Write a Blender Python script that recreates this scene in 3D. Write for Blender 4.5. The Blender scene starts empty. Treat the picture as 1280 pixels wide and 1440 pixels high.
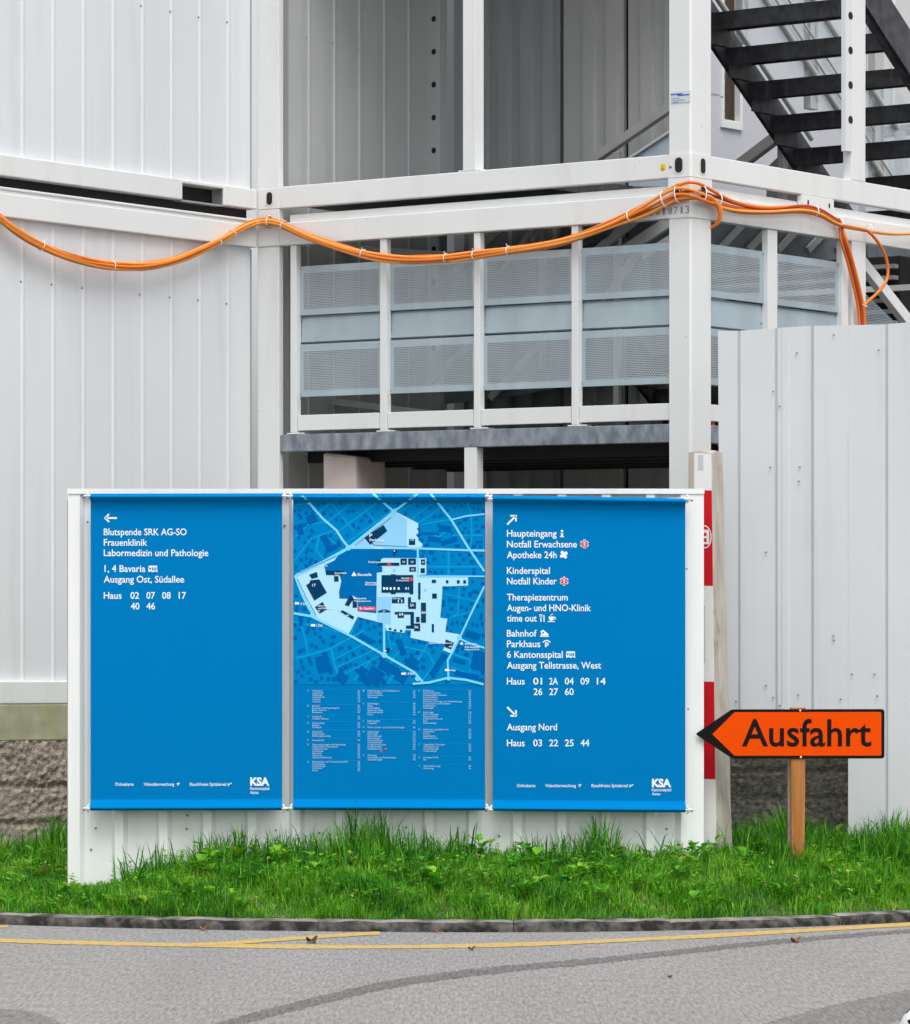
import bpy, bmesh, math, random
import numpy as np
from mathutils import Vector, Matrix, noise

random.seed(7)
SC = bpy.context.scene
C = SC.collection

# ------------------------------------------------------------------ camera
F, CX, HY, H = 5613.0, 640.0, 965.0, 1.2      # focal length in picture units, centre column, horizon row, eye height
cam_d = bpy.data.cameras.new('camera'); cam = bpy.data.objects.new('camera', cam_d); C.objects.link(cam)
cam.location = (0, 0, H); cam.rotation_euler = (math.radians(90), 0, 0)
cam_d.sensor_fit = 'HORIZONTAL'; cam_d.sensor_width = 36.0
cam_d.lens = F / 1280 * 36.0
cam_d.shift_y = (HY - 720) / 1280
cam_d.clip_start = 0.1; cam_d.clip_end = 2000
SC.camera = cam

# ------------------------------------------------------------------ light: bright overcast
SUN_EL, SUN_AZ = math.radians(60), math.radians(165)     # azimuth clockwise from +Y (behind the camera, a little right)
w = bpy.data.worlds.new('World'); SC.world = w; w.use_nodes = True
nt = w.node_tree; bg = nt.nodes['Background']
sky = nt.nodes.new('ShaderNodeTexSky'); sky.sky_type = 'NISHITA'; sky.sun_disc = False
sky.sun_elevation = SUN_EL; sky.sun_rotation = SUN_AZ; sky.dust_density = 4; sky.air_density = 1.0
hs = nt.nodes.new('ShaderNodeHueSaturation'); hs.inputs['Saturation'].default_value = 0.16
nt.links.new(sky.outputs[0], hs.inputs['Color']); nt.links.new(hs.outputs[0], bg.inputs[0])
bg.inputs[1].default_value = 0.13
sd = bpy.data.lights.new('sun', 'SUN'); sd.energy = 0.9; sd.angle = math.radians(35); sd.color = (1, 0.97, 0.93)
so = bpy.data.objects.new('sun', sd); C.objects.link(so)
sdir = Vector((math.sin(SUN_AZ) * math.cos(SUN_EL), math.cos(SUN_AZ) * math.cos(SUN_EL), math.sin(SUN_EL)))
so.rotation_euler = sdir.to_track_quat('Z', 'Y').to_euler(); so.location = (0, 0, 30)
SC.view_settings.view_transform = 'Standard'; SC.view_settings.look = 'None'
SC.view_settings.exposure = 0.55; SC.view_settings.gamma = 1

# ------------------------------------------------------------------ materials
def srgb(r, g, b):
    f = lambda c: ((c / 255 + 0.055) / 1.055) ** 2.4 if c > 10 else c / 255 / 12.92
    return (f(r), f(g), f(b))

def mat(name, col, rough=0.5, var=0.0, scale=3.0, stretch=(1, 1, 1), bump=0.0, bscale=60.0, metal=0.0, col2=None, thr=None, spec=0.5, bdist=0.01, detail=5):
    m = bpy.data.materials.new(name); m.use_nodes = True
    n = m.node_tree.nodes; l = m.node_tree.links; p = n['Principled BSDF']
    p.inputs['Base Color'].default_value = (*col, 1); p.inputs['Roughness'].default_value = rough
    p.inputs['Metallic'].default_value = metal; p.inputs['Specular IOR Level'].default_value = spec
    tc = n.new('ShaderNodeTexCoord'); mp = n.new('ShaderNodeMapping'); mp.inputs['Scale'].default_value = stretch
    l.new(tc.outputs['Object'], mp.inputs[0])
    if var or col2:
        nz = n.new('ShaderNodeTexNoise'); nz.inputs['Scale'].default_value = scale; nz.inputs['Detail'].default_value = detail
        l.new(mp.outputs[0], nz.inputs['Vector'])
        cr = n.new('ShaderNodeValToRGB'); e = cr.color_ramp.elements
        lo, hi = thr or (0.3, 0.7)
        e[0].position = lo; e[1].position = hi
        a = col2 if col2 else tuple(c * (1 - var) for c in col); b = col if col2 else tuple(min(1, c * (1 + var)) for c in col)
        e[0].color = (*a, 1); e[1].color = (*b, 1)
        l.new(nz.outputs[0], cr.inputs[0]); l.new(cr.outputs[0], p.inputs['Base Color'])
    if bump:
        bn = n.new('ShaderNodeTexNoise'); bn.inputs['Scale'].default_value = bscale; bn.inputs['Detail'].default_value = 6
        l.new(mp.outputs[0], bn.inputs['Vector'])
        bu = n.new('ShaderNodeBump'); bu.inputs['Strength'].default_value = bump; bu.inputs['Distance'].default_value = bdist
        l.new(bn.outputs[0], bu.inputs['Height']); l.new(bu.outputs[0], p.inputs['Normal'])
    return m

def add_streaks(m, dirt, scale=(9, 9, 0.6), lo=0.56, hi=0.78, amount=0.5):
    """rain streaks and dust: a second, vertically stretched noise mixed over the paint"""
    n = m.node_tree.nodes; l = m.node_tree.links; p = n['Principled BSDF']
    tc = n.new('ShaderNodeTexCoord'); mp = n.new('ShaderNodeMapping'); mp.inputs['Scale'].default_value = scale
    l.new(tc.outputs['Object'], mp.inputs[0])
    nz = n.new('ShaderNodeTexNoise'); nz.inputs['Scale'].default_value = 1.0; nz.inputs['Detail'].default_value = 6
    l.new(mp.outputs[0], nz.inputs['Vector'])
    mr = n.new('ShaderNodeMapRange'); mr.inputs[1].default_value = lo; mr.inputs[2].default_value = hi; mr.inputs[4].default_value = amount
    l.new(nz.outputs[0], mr.inputs[0])
    mx = n.new('ShaderNodeMix'); mx.data_type = 'RGBA'
    l.new(mr.outputs[0], mx.inputs[0])
    src = p.inputs['Base Color']
    if src.is_linked: l.new(src.links[0].from_socket, mx.inputs[6])
    else: mx.inputs[6].default_value = src.default_value
    mx.inputs[7].default_value = (*dirt, 1)
    l.new(mx.outputs[2], src)
    return m

M = {}
M['wall'] = add_streaks(mat('painted wall sheet', (0.72, 0.74, 0.765), 0.42, 0.03, 1.3, (1, 1, 0.5), 0.06, 3.0, bdist=0.02), (0.58, 0.59, 0.59), amount=0.4)
M['frame'] = add_streaks(mat('painted steel frame', (0.765, 0.785, 0.78), 0.38, 0.025, 2.0, bump=0.05, bscale=30, bdist=0.002), (0.60, 0.60, 0.56), (6, 6, 1.2), amount=0.45)
add_streaks(M['frame'], (0.34, 0.20, 0.10), (22, 22, 22), 0.72, 0.80, 0.55)
M['board'] = add_streaks(mat('board sheet', (0.82, 0.845, 0.84), 0.4, 0.02, 2.0), (0.60, 0.60, 0.57), (7, 7, 0.8), amount=0.35)
M['fence'] = add_streaks(mat('fence sheet', (0.585, 0.61, 0.635), 0.45, 0.03, 1.5, bump=0.05, bscale=4, bdist=0.01), (0.48, 0.48, 0.47), (10, 10, 0.5), amount=0.45)
M['shadewall'] = add_streaks(mat('shade toned inner wall sheet', (0.49, 0.505, 0.505), 0.5, 0.05, 1.5), (0.34, 0.34, 0.33), amount=0.4)  # white container wall; the tower's shade is put into a grey base colour
M['backhalfshade'] = add_streaks(mat('lightly shade toned back wall sheet', (0.36, 0.37, 0.362), 0.5, 0.05, 1.5), (0.28, 0.28, 0.27), amount=0.4)  # back wall's paler part, some shade put into the base colour
M['backshade'] = add_streaks(mat('shade toned back wall sheet', (0.29, 0.315, 0.32), 0.5, 0.05, 1.5), (0.24, 0.25, 0.25), amount=0.4)  # back wall's darker part, more shade put into the base colour
M['lilac'] = mat('pale plaster', (0.55, 0.56, 0.60), 0.8, 0.02, 2.0)
M['farwall'] = add_streaks(mat('far wall sheet', (0.74, 0.74, 0.73), 0.5, 0.03, 2.0), (0.6, 0.6, 0.58), amount=0.3)
M['galv'] = add_streaks(mat('galvanised steel', (0.31, 0.355, 0.415), 0.5, scale=16, col2=(0.165, 0.19, 0.235), thr=(0.35, 0.65), metal=0.35, stretch=(1, 1, 0.6), detail=8), (0.42, 0.45, 0.48), (14, 14, 5), 0.55, 0.75, 0.6)
M['galvsheet'] = add_streaks(mat('galvanised sheet', (0.42, 0.51, 0.565), 0.42, 0.09, 5, (1, 1, 0.4), metal=0.3), (0.34, 0.42, 0.46), (12, 12, 1.5), amount=0.4)
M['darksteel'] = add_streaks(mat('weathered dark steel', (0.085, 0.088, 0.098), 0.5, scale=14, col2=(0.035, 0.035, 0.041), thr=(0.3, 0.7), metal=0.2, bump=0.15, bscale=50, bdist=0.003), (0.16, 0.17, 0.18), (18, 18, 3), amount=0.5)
M['tube'] = mat('grey handrail tube', (0.52, 0.54, 0.53), 0.4, 0.05, 6, metal=0.25)
M['greybar'] = mat('grey steel bar', (0.30, 0.31, 0.30), 0.5, 0.08, 6)
M['black'] = mat('black recess', (0.012, 0.012, 0.013), 0.8)  # flat black also paints the darkness inside holes, slots and gaps
M['darkgap'] = mat('dark gap', (0.03, 0.03, 0.03), 0.9)
M['seal'] = mat('grey seal', (0.35, 0.36, 0.36), 0.6)
M['grey_screw'] = mat('zinc screw', (0.25, 0.26, 0.27), 0.4, metal=0.6)
M['blue'] = mat('blue banner fabric', (0.0, 0.184, 0.485), 0.8, 0.025, 1.2, (1, 1, 0.6), 0.05, 2.2, spec=0.02, bdist=0.03)
M['mapbase'] = mat('map base print', (0.0, 0.215, 0.54), 0.8, spec=0.02)
M['mapstreet'] = mat('map street print', (0.004, 0.315, 0.64), 0.8, spec=0.02)
M['maproad'] = mat('map road print', (0.20, 0.66, 0.98), 0.8, spec=0.02)
M['maplight'] = mat('map campus print', (0.42, 0.74, 0.93), 0.8, spec=0.02)
M['maplot'] = mat('map parking print', (0.27, 0.60, 0.90), 0.8, spec=0.02)
M['mapsite'] = mat('map site print', (0.0, 0.145, 0.44), 0.8, spec=0.02)
M['maphouse'] = mat('map house print', (0.0, 0.118, 0.40), 0.8, spec=0.02)
M['mapnavy'] = mat('map navy print', (0.003, 0.045, 0.12), 0.8, spec=0.02)
M['print'] = mat('white print', (0.80, 0.88, 0.94), 0.8, spec=0.02)
M['printsoft'] = mat('pale print', (0.42, 0.66, 0.85), 0.8, spec=0.02)
M['printline'] = mat('thin line print', (0.03, 0.32, 0.70), 0.8, spec=0.02)
M['printred'] = mat('red print', (0.75, 0.06, 0.09), 0.8, spec=0.02)
M['plastic'] = mat('white plastic', (0.85, 0.85, 0.86), 0.35)
M['orange'] = mat('orange sign face', (0.80, 0.072, 0.001), 0.6, 0.015, 2.0, spec=0.04)
M['signblack'] = mat('black sign paint', (0.010, 0.009, 0.010), 0.6, spec=0.06)
M['wood'] = mat('stake wood', (0.52, 0.235, 0.085), 0.8, spec=0.1, scale=22, col2=(0.36, 0.14, 0.042), thr=(0.35, 0.7), stretch=(1.5, 1.5, 0.06), bump=0.2, bscale=30, bdist=0.004)
M['oldwood'] = add_streaks(mat('weathered timber', (0.52, 0.48, 0.43), 0.85, scale=20, col2=(0.34, 0.30, 0.26), thr=(0.3, 0.7), stretch=(1, 1, 0.12), bump=0.4, bscale=25, bdist=0.006), (0.15, 0.13, 0.11), (10, 10, 6), 0.6, 0.75, 0.6)
M['red'] = mat('red reflective sheet', (0.56, 0.010, 0.020), 0.5, 0.05, 5, spec=0.1)
M['white'] = mat('white reflective sheet', (0.74, 0.74, 0.74), 0.4, 0.04, 5)
M['patch'] = mat('grey reflective patch', (0.50, 0.52, 0.54), 0.4)
M['cable'] = mat('orange cable', (0.78, 0.19, 0.014), 0.42, 0.1, 3)
M['cable2'] = mat('bright orange cable', (0.93, 0.36, 0.06), 0.4, 0.1, 3)
M['cable3'] = mat('red orange cable', (0.42, 0.05, 0.010), 0.45, 0.1, 3)
M['concrete'] = add_streaks(mat('concrete slab', (0.42, 0.42, 0.30), 0.9, scale=6, col2=(0.27, 0.285, 0.17), thr=(0.3, 0.7), bump=0.3, bscale=40, bdist=0.005), (0.30, 0.33, 0.12), (6, 6, 1.5), 0.5, 0.7, 0.7)
M['rough'] = mat('rough concrete', (0.50, 0.43, 0.355), 0.95, scale=24, col2=(0.24, 0.20, 0.17), thr=(0.32, 0.7), stretch=(1, 1, 1.5), bump=0.7, bscale=95, bdist=0.02, detail=10)
M['roughdark'] = mat('dark rough concrete', (0.62, 0.56, 0.51), 0.95, scale=38, col2=(0.20, 0.175, 0.155), thr=(0.32, 0.68), stretch=(1, 1, 1.6), bump=0.8, bscale=95, bdist=0.02, detail=10)
M['pier'] = mat('concrete pier', (0.66, 0.56, 0.52), 0.9, scale=5, col2=(0.5, 0.42, 0.39), thr=(0.3, 0.7), bump=0.25, bscale=30, bdist=0.006)
M['glass'] = mat('dark window glass', (0.022, 0.019, 0.010), 0.15, scale=2.5, col2=(0.075, 0.034, 0.006), thr=(0.35, 0.6), stretch=(1, 1, 0.5))  # the brown mottling paints a reflection into the glass colour
M['thatch'] = mat('grass thatch', (0.05, 0.085, 0.02), 0.95, 0.3, 12, bump=0.5, bscale=40)
M['soil'] = mat('soil', (0.06, 0.045, 0.03), 0.95, 0.3, 12, bump=0.5, bscale=40)
M['yellowdot'] = mat('yellow sticker', (0.85, 0.62, 0.01), 0.45)
M['stickerblue'] = mat('blue sticker print', (0.05, 0.10, 0.50), 0.45)
M['sticker'] = mat('pale sticker', (0.62, 0.68, 0.76), 0.4)
M['stencil'] = mat('grey stencil', (0.22, 0.22, 0.22), 0.6)
M['leaf'] = mat('dry leaf', (0.30, 0.10, 0.035), 0.8, 0.35, 40)
M['leaf2'] = mat('dark dry leaf', (0.12, 0.05, 0.025), 0.8, 0.35, 40)
M['paint_yellow'] = mat('yellow road paint', (0.57, 0.385, 0.10), 0.85, scale=40, col2=(0.36, 0.29, 0.16), thr=(0.32, 0.5), stretch=(1, 0.25, 1))
M['ballwhite'] = mat('white ball leather', (0.8, 0.8, 0.8), 0.4)

# perforated sheet: round holes in a staggered pattern, cut with transparency, pattern in metres on the UV map
def perforated(name, base):
    m = add_streaks(mat(name, base, 0.45, 0.08, 5, (1, 1, 0.4), metal=0.3), tuple(c * 0.75 for c in base), (12, 12, 1.5), amount=0.4)
    n = m.node_tree.nodes; l = m.node_tree.links; p = n['Principled BSDF']; out = n['Material Output']
    uv = n.new('ShaderNodeUVMap'); sp = n.new('ShaderNodeSeparateXYZ'); l.new(uv.outputs[0], sp.inputs[0])
    a = 0.0118
    def mth(op, x, y=None):
        k = n.new('ShaderNodeMath'); k.operation = op
        for i, v in enumerate((x, y)):
            if v is None: continue
            if isinstance(v, (int, float)): k.inputs[i].default_value = v
            else: l.new(v, k.inputs[i])
        return k.outputs[0]
    def dist(off):
        px = mth('SUBTRACT', mth('FRACT', mth('ADD', mth('DIVIDE', sp.outputs[0], a), off)), 0.5)
        py = mth('MULTIPLY', mth('SUBTRACT', mth('FRACT', mth('ADD', mth('DIVIDE', sp.outputs[1], a * 1.732), off)), 0.5), 1.732)
        return mth('SQRT', mth('ADD', mth('MULTIPLY', px, px), mth('MULTIPLY', py, py)))
    hole = mth('LESS_THAN', mth('MINIMUM', dist(0.0), dist(0.5)), 0.35)
    tr = n.new('ShaderNodeBsdfTransparent'); mx = n.new('ShaderNodeMixShader')
    l.new(hole, mx.inputs[0]); l.new(p.outputs[0], mx.inputs[1]); l.new(tr.outputs[0], mx.inputs[2]); l.new(mx.outputs[0], out.inputs[0])
    return m
M['perf'] = perforated('perforated galvanised sheet', (0.53, 0.61, 0.66))

def asphalt(name, base, dark):
    m = bpy.data.materials.new(name); m.use_nodes = True
    n = m.node_tree.nodes; l = m.node_tree.links; p = n['Principled BSDF']; p.inputs['Roughness'].default_value = 0.9
    p.inputs['Specular IOR Level'].default_value = 0.25
    tc = n.new('ShaderNodeTexCoord'); mp = n.new('ShaderNodeMapping'); mp.inputs['Scale'].default_value = (1, 0.08, 1); l.new(tc.outputs['Object'], mp.inputs[0])
    v = n.new('ShaderNodeTexNoise'); v.inputs['Scale'].default_value = 78; v.inputs['Detail'].default_value = 5; v.inputs['Roughness'].default_value = 0.75; l.new(mp.outputs[0], v.inputs['Vector'])
    cr = n.new('ShaderNodeValToRGB'); e = cr.color_ramp.elements
    e[0].position = 0.34; e[0].color = (*dark, 1); e[1].position = 0.68; e[1].color = (*[c * 1.4 for c in base], 1)
    x = cr.color_ramp.elements.new(0.5); x.color = (*base, 1)
    l.new(v.outputs[0], cr.inputs[0])
    nz = n.new('ShaderNodeTexNoise'); nz.inputs['Scale'].default_value = 1.6; nz.inputs['Detail'].default_value = 8; l.new(mp.outputs[0], nz.inputs['Vector'])
    mr = n.new('ShaderNodeMapRange'); mr.inputs[1].default_value = 0.3; mr.inputs[2].default_value = 0.7; mr.inputs[3].default_value = 0.93; mr.inputs[4].default_value = 1.07
    l.new(nz.outputs[0], mr.inputs[0])
    mx = n.new('ShaderNodeMix'); mx.data_type = 'RGBA'; mx.blend_type = 'MULTIPLY'; mx.inputs[0].default_value = 1
    l.new(cr.outputs[0], mx.inputs[6]); l.new(mr.outputs[0], mx.inputs[7]); l.new(mx.outputs[2], p.inputs['Base Color'])
    bu = n.new('ShaderNodeBump'); bu.inputs['Strength'].default_value = 0.08; bu.inputs['Distance'].default_value = 0.01
    l.new(v.outputs[0], bu.inputs['Height']); l.new(bu.outputs[0], p.inputs['Normal'])
    return m
M['asphalt'] = asphalt('worn asphalt', (0.278, 0.27, 0.263), (0.175, 0.17, 0.166))
M['asphalt_dark'] = asphalt('tar seam asphalt', (0.165, 0.158, 0.152), (0.085, 0.08, 0.078))
M['asphalt_mid'] = asphalt('patched asphalt', (0.20, 0.19, 0.182), (0.125, 0.118, 0.112))
M['kerb'] = mat('old kerb stone', (0.30, 0.28, 0.255), 0.9, scale=7, col2=(0.045, 0.042, 0.04), thr=(0.33, 0.6), bump=0.6, bscale=45, bdist=0.01, detail=9)
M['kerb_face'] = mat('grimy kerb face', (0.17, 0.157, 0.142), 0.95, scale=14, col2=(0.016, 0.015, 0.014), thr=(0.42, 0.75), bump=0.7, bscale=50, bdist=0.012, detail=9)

def blade_mat(name, attr='tone', trans=0.35):
    m = bpy.data.materials.new(name); m.use_nodes = True
    n = m.node_tree.nodes; l = m.node_tree.links; p = n['Principled BSDF']; p.inputs['Roughness'].default_value = 0.5
    p.inputs['Specular IOR Level'].default_value = 0.3
    at = n.new('ShaderNodeAttribute'); at.attribute_name = attr
    cr = n.new('ShaderNodeValToRGB'); e = cr.color_ramp.elements
    e[0].position = 0; e[0].color = (0.022, 0.105, 0.010, 1); e[1].position = 0.97; e[1].color = (0.40, 0.38, 0.13, 1)
    for pos, c in ((0.38, (0.066, 0.30, 0.012)), (0.68, (0.18, 0.50, 0.022)), (0.9, (0.34, 0.60, 0.05))):
        x = e.new(pos); x.color = (*c, 1)
    l.new(at.outputs['Fac'], cr.inputs[0]); l.new(cr.outputs[0], p.inputs['Base Color'])
    t = n.new('ShaderNodeBsdfTranslucent'); l.new(cr.outputs[0], t.inputs[0])
    mx = n.new('ShaderNodeMixShader'); mx.inputs[0].default_value = trans
    l.new(p.outputs[0], mx.inputs[1]); l.new(t.outputs[0], mx.inputs[2]); l.new(mx.outputs[0], n['Material Output'].inputs[0])
    return m
M['grass'] = blade_mat('grass blades'); M['weed'] = blade_mat('weed leaves')

# ------------------------------------------------------------------ mesh helpers
def P(px, py, Y): return ((px - CX) * Y / F, Y, H - (py - HY) * Y / F)
def zat(py, Y): return H - (py - HY) * Y / F
U = Vector((0.848, 1.0)).normalized(); V = Vector((-U.y, U.x))       # plan directions of the stair tower
YC = 22.5; CORNER = Vector(((972 - CX) * YC / F, YC)); TILT = 0.0200   # its near corner; it sits a touch out of level
def L(s, t, z): q = CORNER + V * s + U * t; return (q.x, q.y, z + TILT * s)
def L0(s, t, z): q = CORNER + V * s + U * t; return (q.x, q.y, z)
def s_at(px, t=0.0):
    k = (px - CX) / F; b = CORNER + U * t; return (b.x - k * b.y) / (k * V.y - V.x)
def t_at(px, s=0.0):
    k = (px - CX) / F; b = CORNER + V * s; return (k * b.y - b.x) / (U.x - k * U.y)

class MB:
    def __init__(self): self.v = []; self.f = []; self.sm = []; self.mi = []; self.uv = None
    def add(self, vs, fs, smooth=False, mi=0):
        o = len(self.v); self.v += [tuple(p) for p in vs]
        for f in fs: self.f.append([o + i for i in f]); self.sm.append(smooth); self.mi.append(mi)
    def hexa(self, b, t, mi=0):        # 4 bottom, 4 top points (counter-clockwise from above)
        self.add(list(b) + list(t), [(3, 2, 1, 0), (4, 5, 6, 7), (0, 1, 5, 4), (1, 2, 6, 5), (2, 3, 7, 6), (3, 0, 4, 7)], mi=mi)
    def box(self, x0, x1, y0, y1, z0, z1, T=None, mi=0):
        T = T or (lambda x, y, z: (x, y, z))
        self.hexa([T(x0, y0, z0), T(x1, y0, z0), T(x1, y1, z0), T(x0, y1, z0)], [T(x0, y0, z1), T(x1, y0, z1), T(x1, y1, z1), T(x0, y1, z1)], mi)
    def prism(self, poly, Fn, h0, h1, mi=0, smooth=False):
        n = len(poly); f0 = h0 if callable(h0) else (lambda a, d: h0); f1 = h1 if callable(h1) else (lambda a, d: h1)
        vs = [Fn(a, d, f0(a, d)) for a, d in poly] + [Fn(a, d, f1(a, d)) for a, d in poly]
        self.add(vs, [(i, (i + 1) % n, n + (i + 1) % n, n + i) for i in range(n)], smooth, mi)
        self.add(vs, [tuple(range(n - 1, -1, -1)), tuple(range(n, 2 * n))], False, mi)
    def tube(self, pts, r, seg=8, mi=0, cap=True):
        pts = [Vector(p) for p in pts]; n = len(pts); rings = []
        up = Vector((0, 0, 1)); prev = None
        for i, p in enumerate(pts):
            d = (pts[min(i + 1, n - 1)] - pts[max(i - 1, 0)]).normalized()
            a = prev if prev else (up if abs(d.z) < 0.9 else Vector((1, 0, 0)))
            a = (a - d * a.dot(d)).normalized(); prev = a; b = d.cross(a)
            rr = r[i] if isinstance(r, (list, tuple)) else r
            rings += [p + (a * math.cos(2 * math.pi * k / seg) + b * math.sin(2 * math.pi * k / seg)) * rr for k in range(seg)]
        fs = []
        for i in range(n - 1):
            for k in range(seg):
                fs.append((i * seg + k, i * seg + (k + 1) % seg, (i + 1) * seg + (k + 1) % seg, (i + 1) * seg + k))
        self.add(rings, fs, True, mi)
        if cap: self.add(rings, [tuple(range(seg - 1, -1, -1)), tuple((n - 1) * seg + k for k in range(seg))], False, mi)
    def bar(self, p0, p1, w, h, side, mi=0):   # straight rectangular bar; 'side' is the direction of w
        p0 = Vector(p0); p1 = Vector(p1); d = (p1 - p0).normalized(); a = Vector(side); a = (a - d * a.dot(d)).normalized(); b = d.cross(a)
        q = lambda p: [p - a * w / 2 - b * h / 2, p + a * w / 2 - b * h / 2, p + a * w / 2 + b * h / 2, p - a * w / 2 + b * h / 2]
        self.hexa(q(p0), q(p1), mi)
    def ball(self, c, r, axis=None, flat=0.5, seg=10, rings=4, mi=0):  # a domed disc, flat side on 'axis'
        ax = Vector(axis).normalized(); a = ax.orthogonal().normalized(); b = ax.cross(a); c = Vector(c)
        vs = []; fs = []
        for i in range(rings):
            th = math.pi / 2 * i / rings
            for k in range(seg):
                ph = 2 * math.pi * k / seg
                vs.append(c + (a * math.cos(ph) + b * math.sin(ph)) * r * math.cos(th) + ax * r * flat * math.sin(th))
        vs.append(c + ax * r * flat)
        for i in range(rings - 1):
            for k in range(seg): fs.append((i * seg + k, i * seg + (k + 1) % seg, (i + 1) * seg + (k + 1) % seg, (i + 1) * seg + k))
        for k in range(seg): fs.append(((rings - 1) * seg + k, (rings - 1) * seg + (k + 1) % seg, rings * seg))
        self.add(vs, fs, True, mi)

def root_of(o):
    while o.parent: o = o.parent
    return o
def obj(name, mb, m, parent=None, bevel=0.0, uvf=None):
    me = bpy.data.meshes.new(name)
    off = root_of(parent).location if parent else Vector((0, 0, 0))
    me.from_pydata([(x - off.x, y - off.y, z - off.z) for x, y, z in mb.v], [], mb.f)
    ms = m if isinstance(m, (list, tuple)) else [m]
    for k in ms: me.materials.append(k)
    me.polygons.foreach_set('use_smooth', mb.sm); me.polygons.foreach_set('material_index', mb.mi)
    if uvf:
        ul = me.uv_layers.new(name='UVMap')
        for lp in me.loops: ul.data[lp.index].uv = uvf(mb.v[lp.vertex_index])
    bm = bmesh.new(); bm.from_mesh(me); bmesh.ops.recalc_face_normals(bm, faces=bm.faces); bm.to_mesh(me); bm.free()
    o = bpy.data.objects.new(name, me); C.objects.link(o)
    if parent: o.parent = parent
    if bevel:
        b = o.modifiers.new('bevel', 'BEVEL'); b.width = bevel; b.segments = 2; b.limit_method = 'ANGLE'; b.angle_limit = math.radians(50)
    return o
def tag(o, label, cat, group=None):
    o['label'] = label; o['category'] = cat
    if group: o['group'] = group
    return o
def thing(name, label, cat, loc, group=None):
    o = bpy.data.objects.new(name, None); C.objects.link(o); o.location = loc; o.empty_display_size = 0.2
    return tag(o, label, cat, group)
def structure(name, mb, m, kind='structure'):
    o = obj(name, mb, m); o['kind'] = kind; return o
def screw(parent, p, axis, r=0.006, m='grey_screw'):
    b = MB(); b.ball(p, r, axis, 0.6, 8, 3); return obj('screw', b, M[m], parent)

_cache = {}
def text_geo(body, bold=0.0):
    k = (body, bold)
    if k in _cache: return _cache[k]
    c = bpy.data.curves.new('t', 'FONT'); c.body = body; c.size = 1; c.offset = bold; c.resolution_u = 3
    o = bpy.data.objects.new('t', c); C.objects.link(o)
    dg = bpy.context.evaluated_depsgraph_get(); me = o.evaluated_get(dg).to_mesh()
    vs = [(v.co.x, v.co.y) for v in me.vertices]; fs = [tuple(p.vertices) for p in me.polygons]
    o.evaluated_get(dg).to_mesh_clear(); bpy.data.objects.remove(o); bpy.data.curves.remove(c)
    _cache[k] = (vs, fs); return vs, fs
_h = text_geo('H'); CAP = max(y for x, y in _h[0])
def put_text(mb, body, x0, x1, base, cap, T, bold=0.02, mi=0):
    """letters between columns x0 and x1 on the line 'base', capital height 'cap' (sheet units), mapped by T(x, y)"""
    vs, fs = text_geo(body, bold)
    if not vs: return
    lo = min(x for x, y in vs); hi = max(x for x, y in vs); sy = cap / CAP
    sx = (x1 - x0) / (hi - lo) if x1 else sy * 0.92
    mb.add([T(x0 + (x - lo) * sx, base - y * sy) for x, y in vs], fs, mi=mi)
def put_poly(mb, pts, T, mi=0): mb.add([T(x, y) for x, y in pts], [tuple(range(len(pts)))], mi=mi)
def put_rect(mb, x0, y0, x1, y1, T, mi=0): put_poly(mb, [(x0, y0), (x1, y0), (x1, y1), (x0, y1)], T, mi)
def put_disc(mb, x, y, rx, ry, T, mi=0, n=18): put_poly(mb, [(x + rx * math.cos(2 * math.pi * k / n), y + ry * math.sin(2 * math.pi * k / n)) for k in range(n)], T, mi)
def put_ribbon(mb, pts, wd, T, mi=0, step=0):
    if step:
        q = [pts[0]]
        for a, b in zip(pts, pts[1:]):
            n = max(1, int(math.dist(a, b) / step)); q += [(a[0] + (b[0] - a[0]) * k / n, a[1] + (b[1] - a[1]) * k / n) for k in range(1, n + 1)]
        pts = q
    l = []; r = []
    for i, (x, y) in enumerate(pts):
        a = pts[max(i - 1, 0)]; b = pts[min(i + 1, len(pts) - 1)]; d = math.hypot(b[0] - a[0], b[1] - a[1]) or 1
        nx, ny = -(b[1] - a[1]) / d * wd / 2, (b[0] - a[0]) / d * wd / 2
        l.append(T(x + nx, y + ny)); r.append(T(x - nx, y - ny))
    n = len(pts); mb.add(l + r, [(i, i + 1, n + i + 1, n + i) for i in range(n - 1)], mi=mi)

# ------------------------------------------------------------------ ground, road, kerb, bank
def yk(X):       # plan curve of the kerb's road face
    d = X - 0.2; k = 0.1016 if d < 0 else 0.186; lim = 3.2 if d < 0 else 3.0
    if abs(d) <= lim: return 19.45 + k * d * d
    return 19.45 + k * lim * lim + 2 * k * lim * (abs(d) - lim)
def bank(X, Y):
    e = max(0.0, Y - yk(X) - 0.15); u = min(1, max(0, (X + 2.02) / 0.95)); u = u * u * (3 - 2 * u)
    return 0.045 + (1 - u) * min(0.085 * e, 0.17) + u * 0.262 * (1 - math.exp(-e / 0.62)) + 0.014 * noise.noise(Vector((X * 2, Y * 2, 0)))

b = MB(); b.add([(-900, -60, -0.03), (900, -60, -0.03), (900, 1500, -0.03), (-900, 1500, -0.03)], [(0, 1, 2, 3)])
structure('ground', b, M['soil'])
xs = [-40, -20, -10, -6] + [-4 + 0.1 * i for i in range(81)] + [6, 10, 20, 40]
b = MB(); n = len(xs)
b.add([(x, -40, 0) for x in xs] + [(x, yk(x) + 0.05, 0) for x in xs], [(i, i + 1, n + i + 1, n + i) for i in range(n - 1)])
structure('road', b, M['asphalt'])

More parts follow.
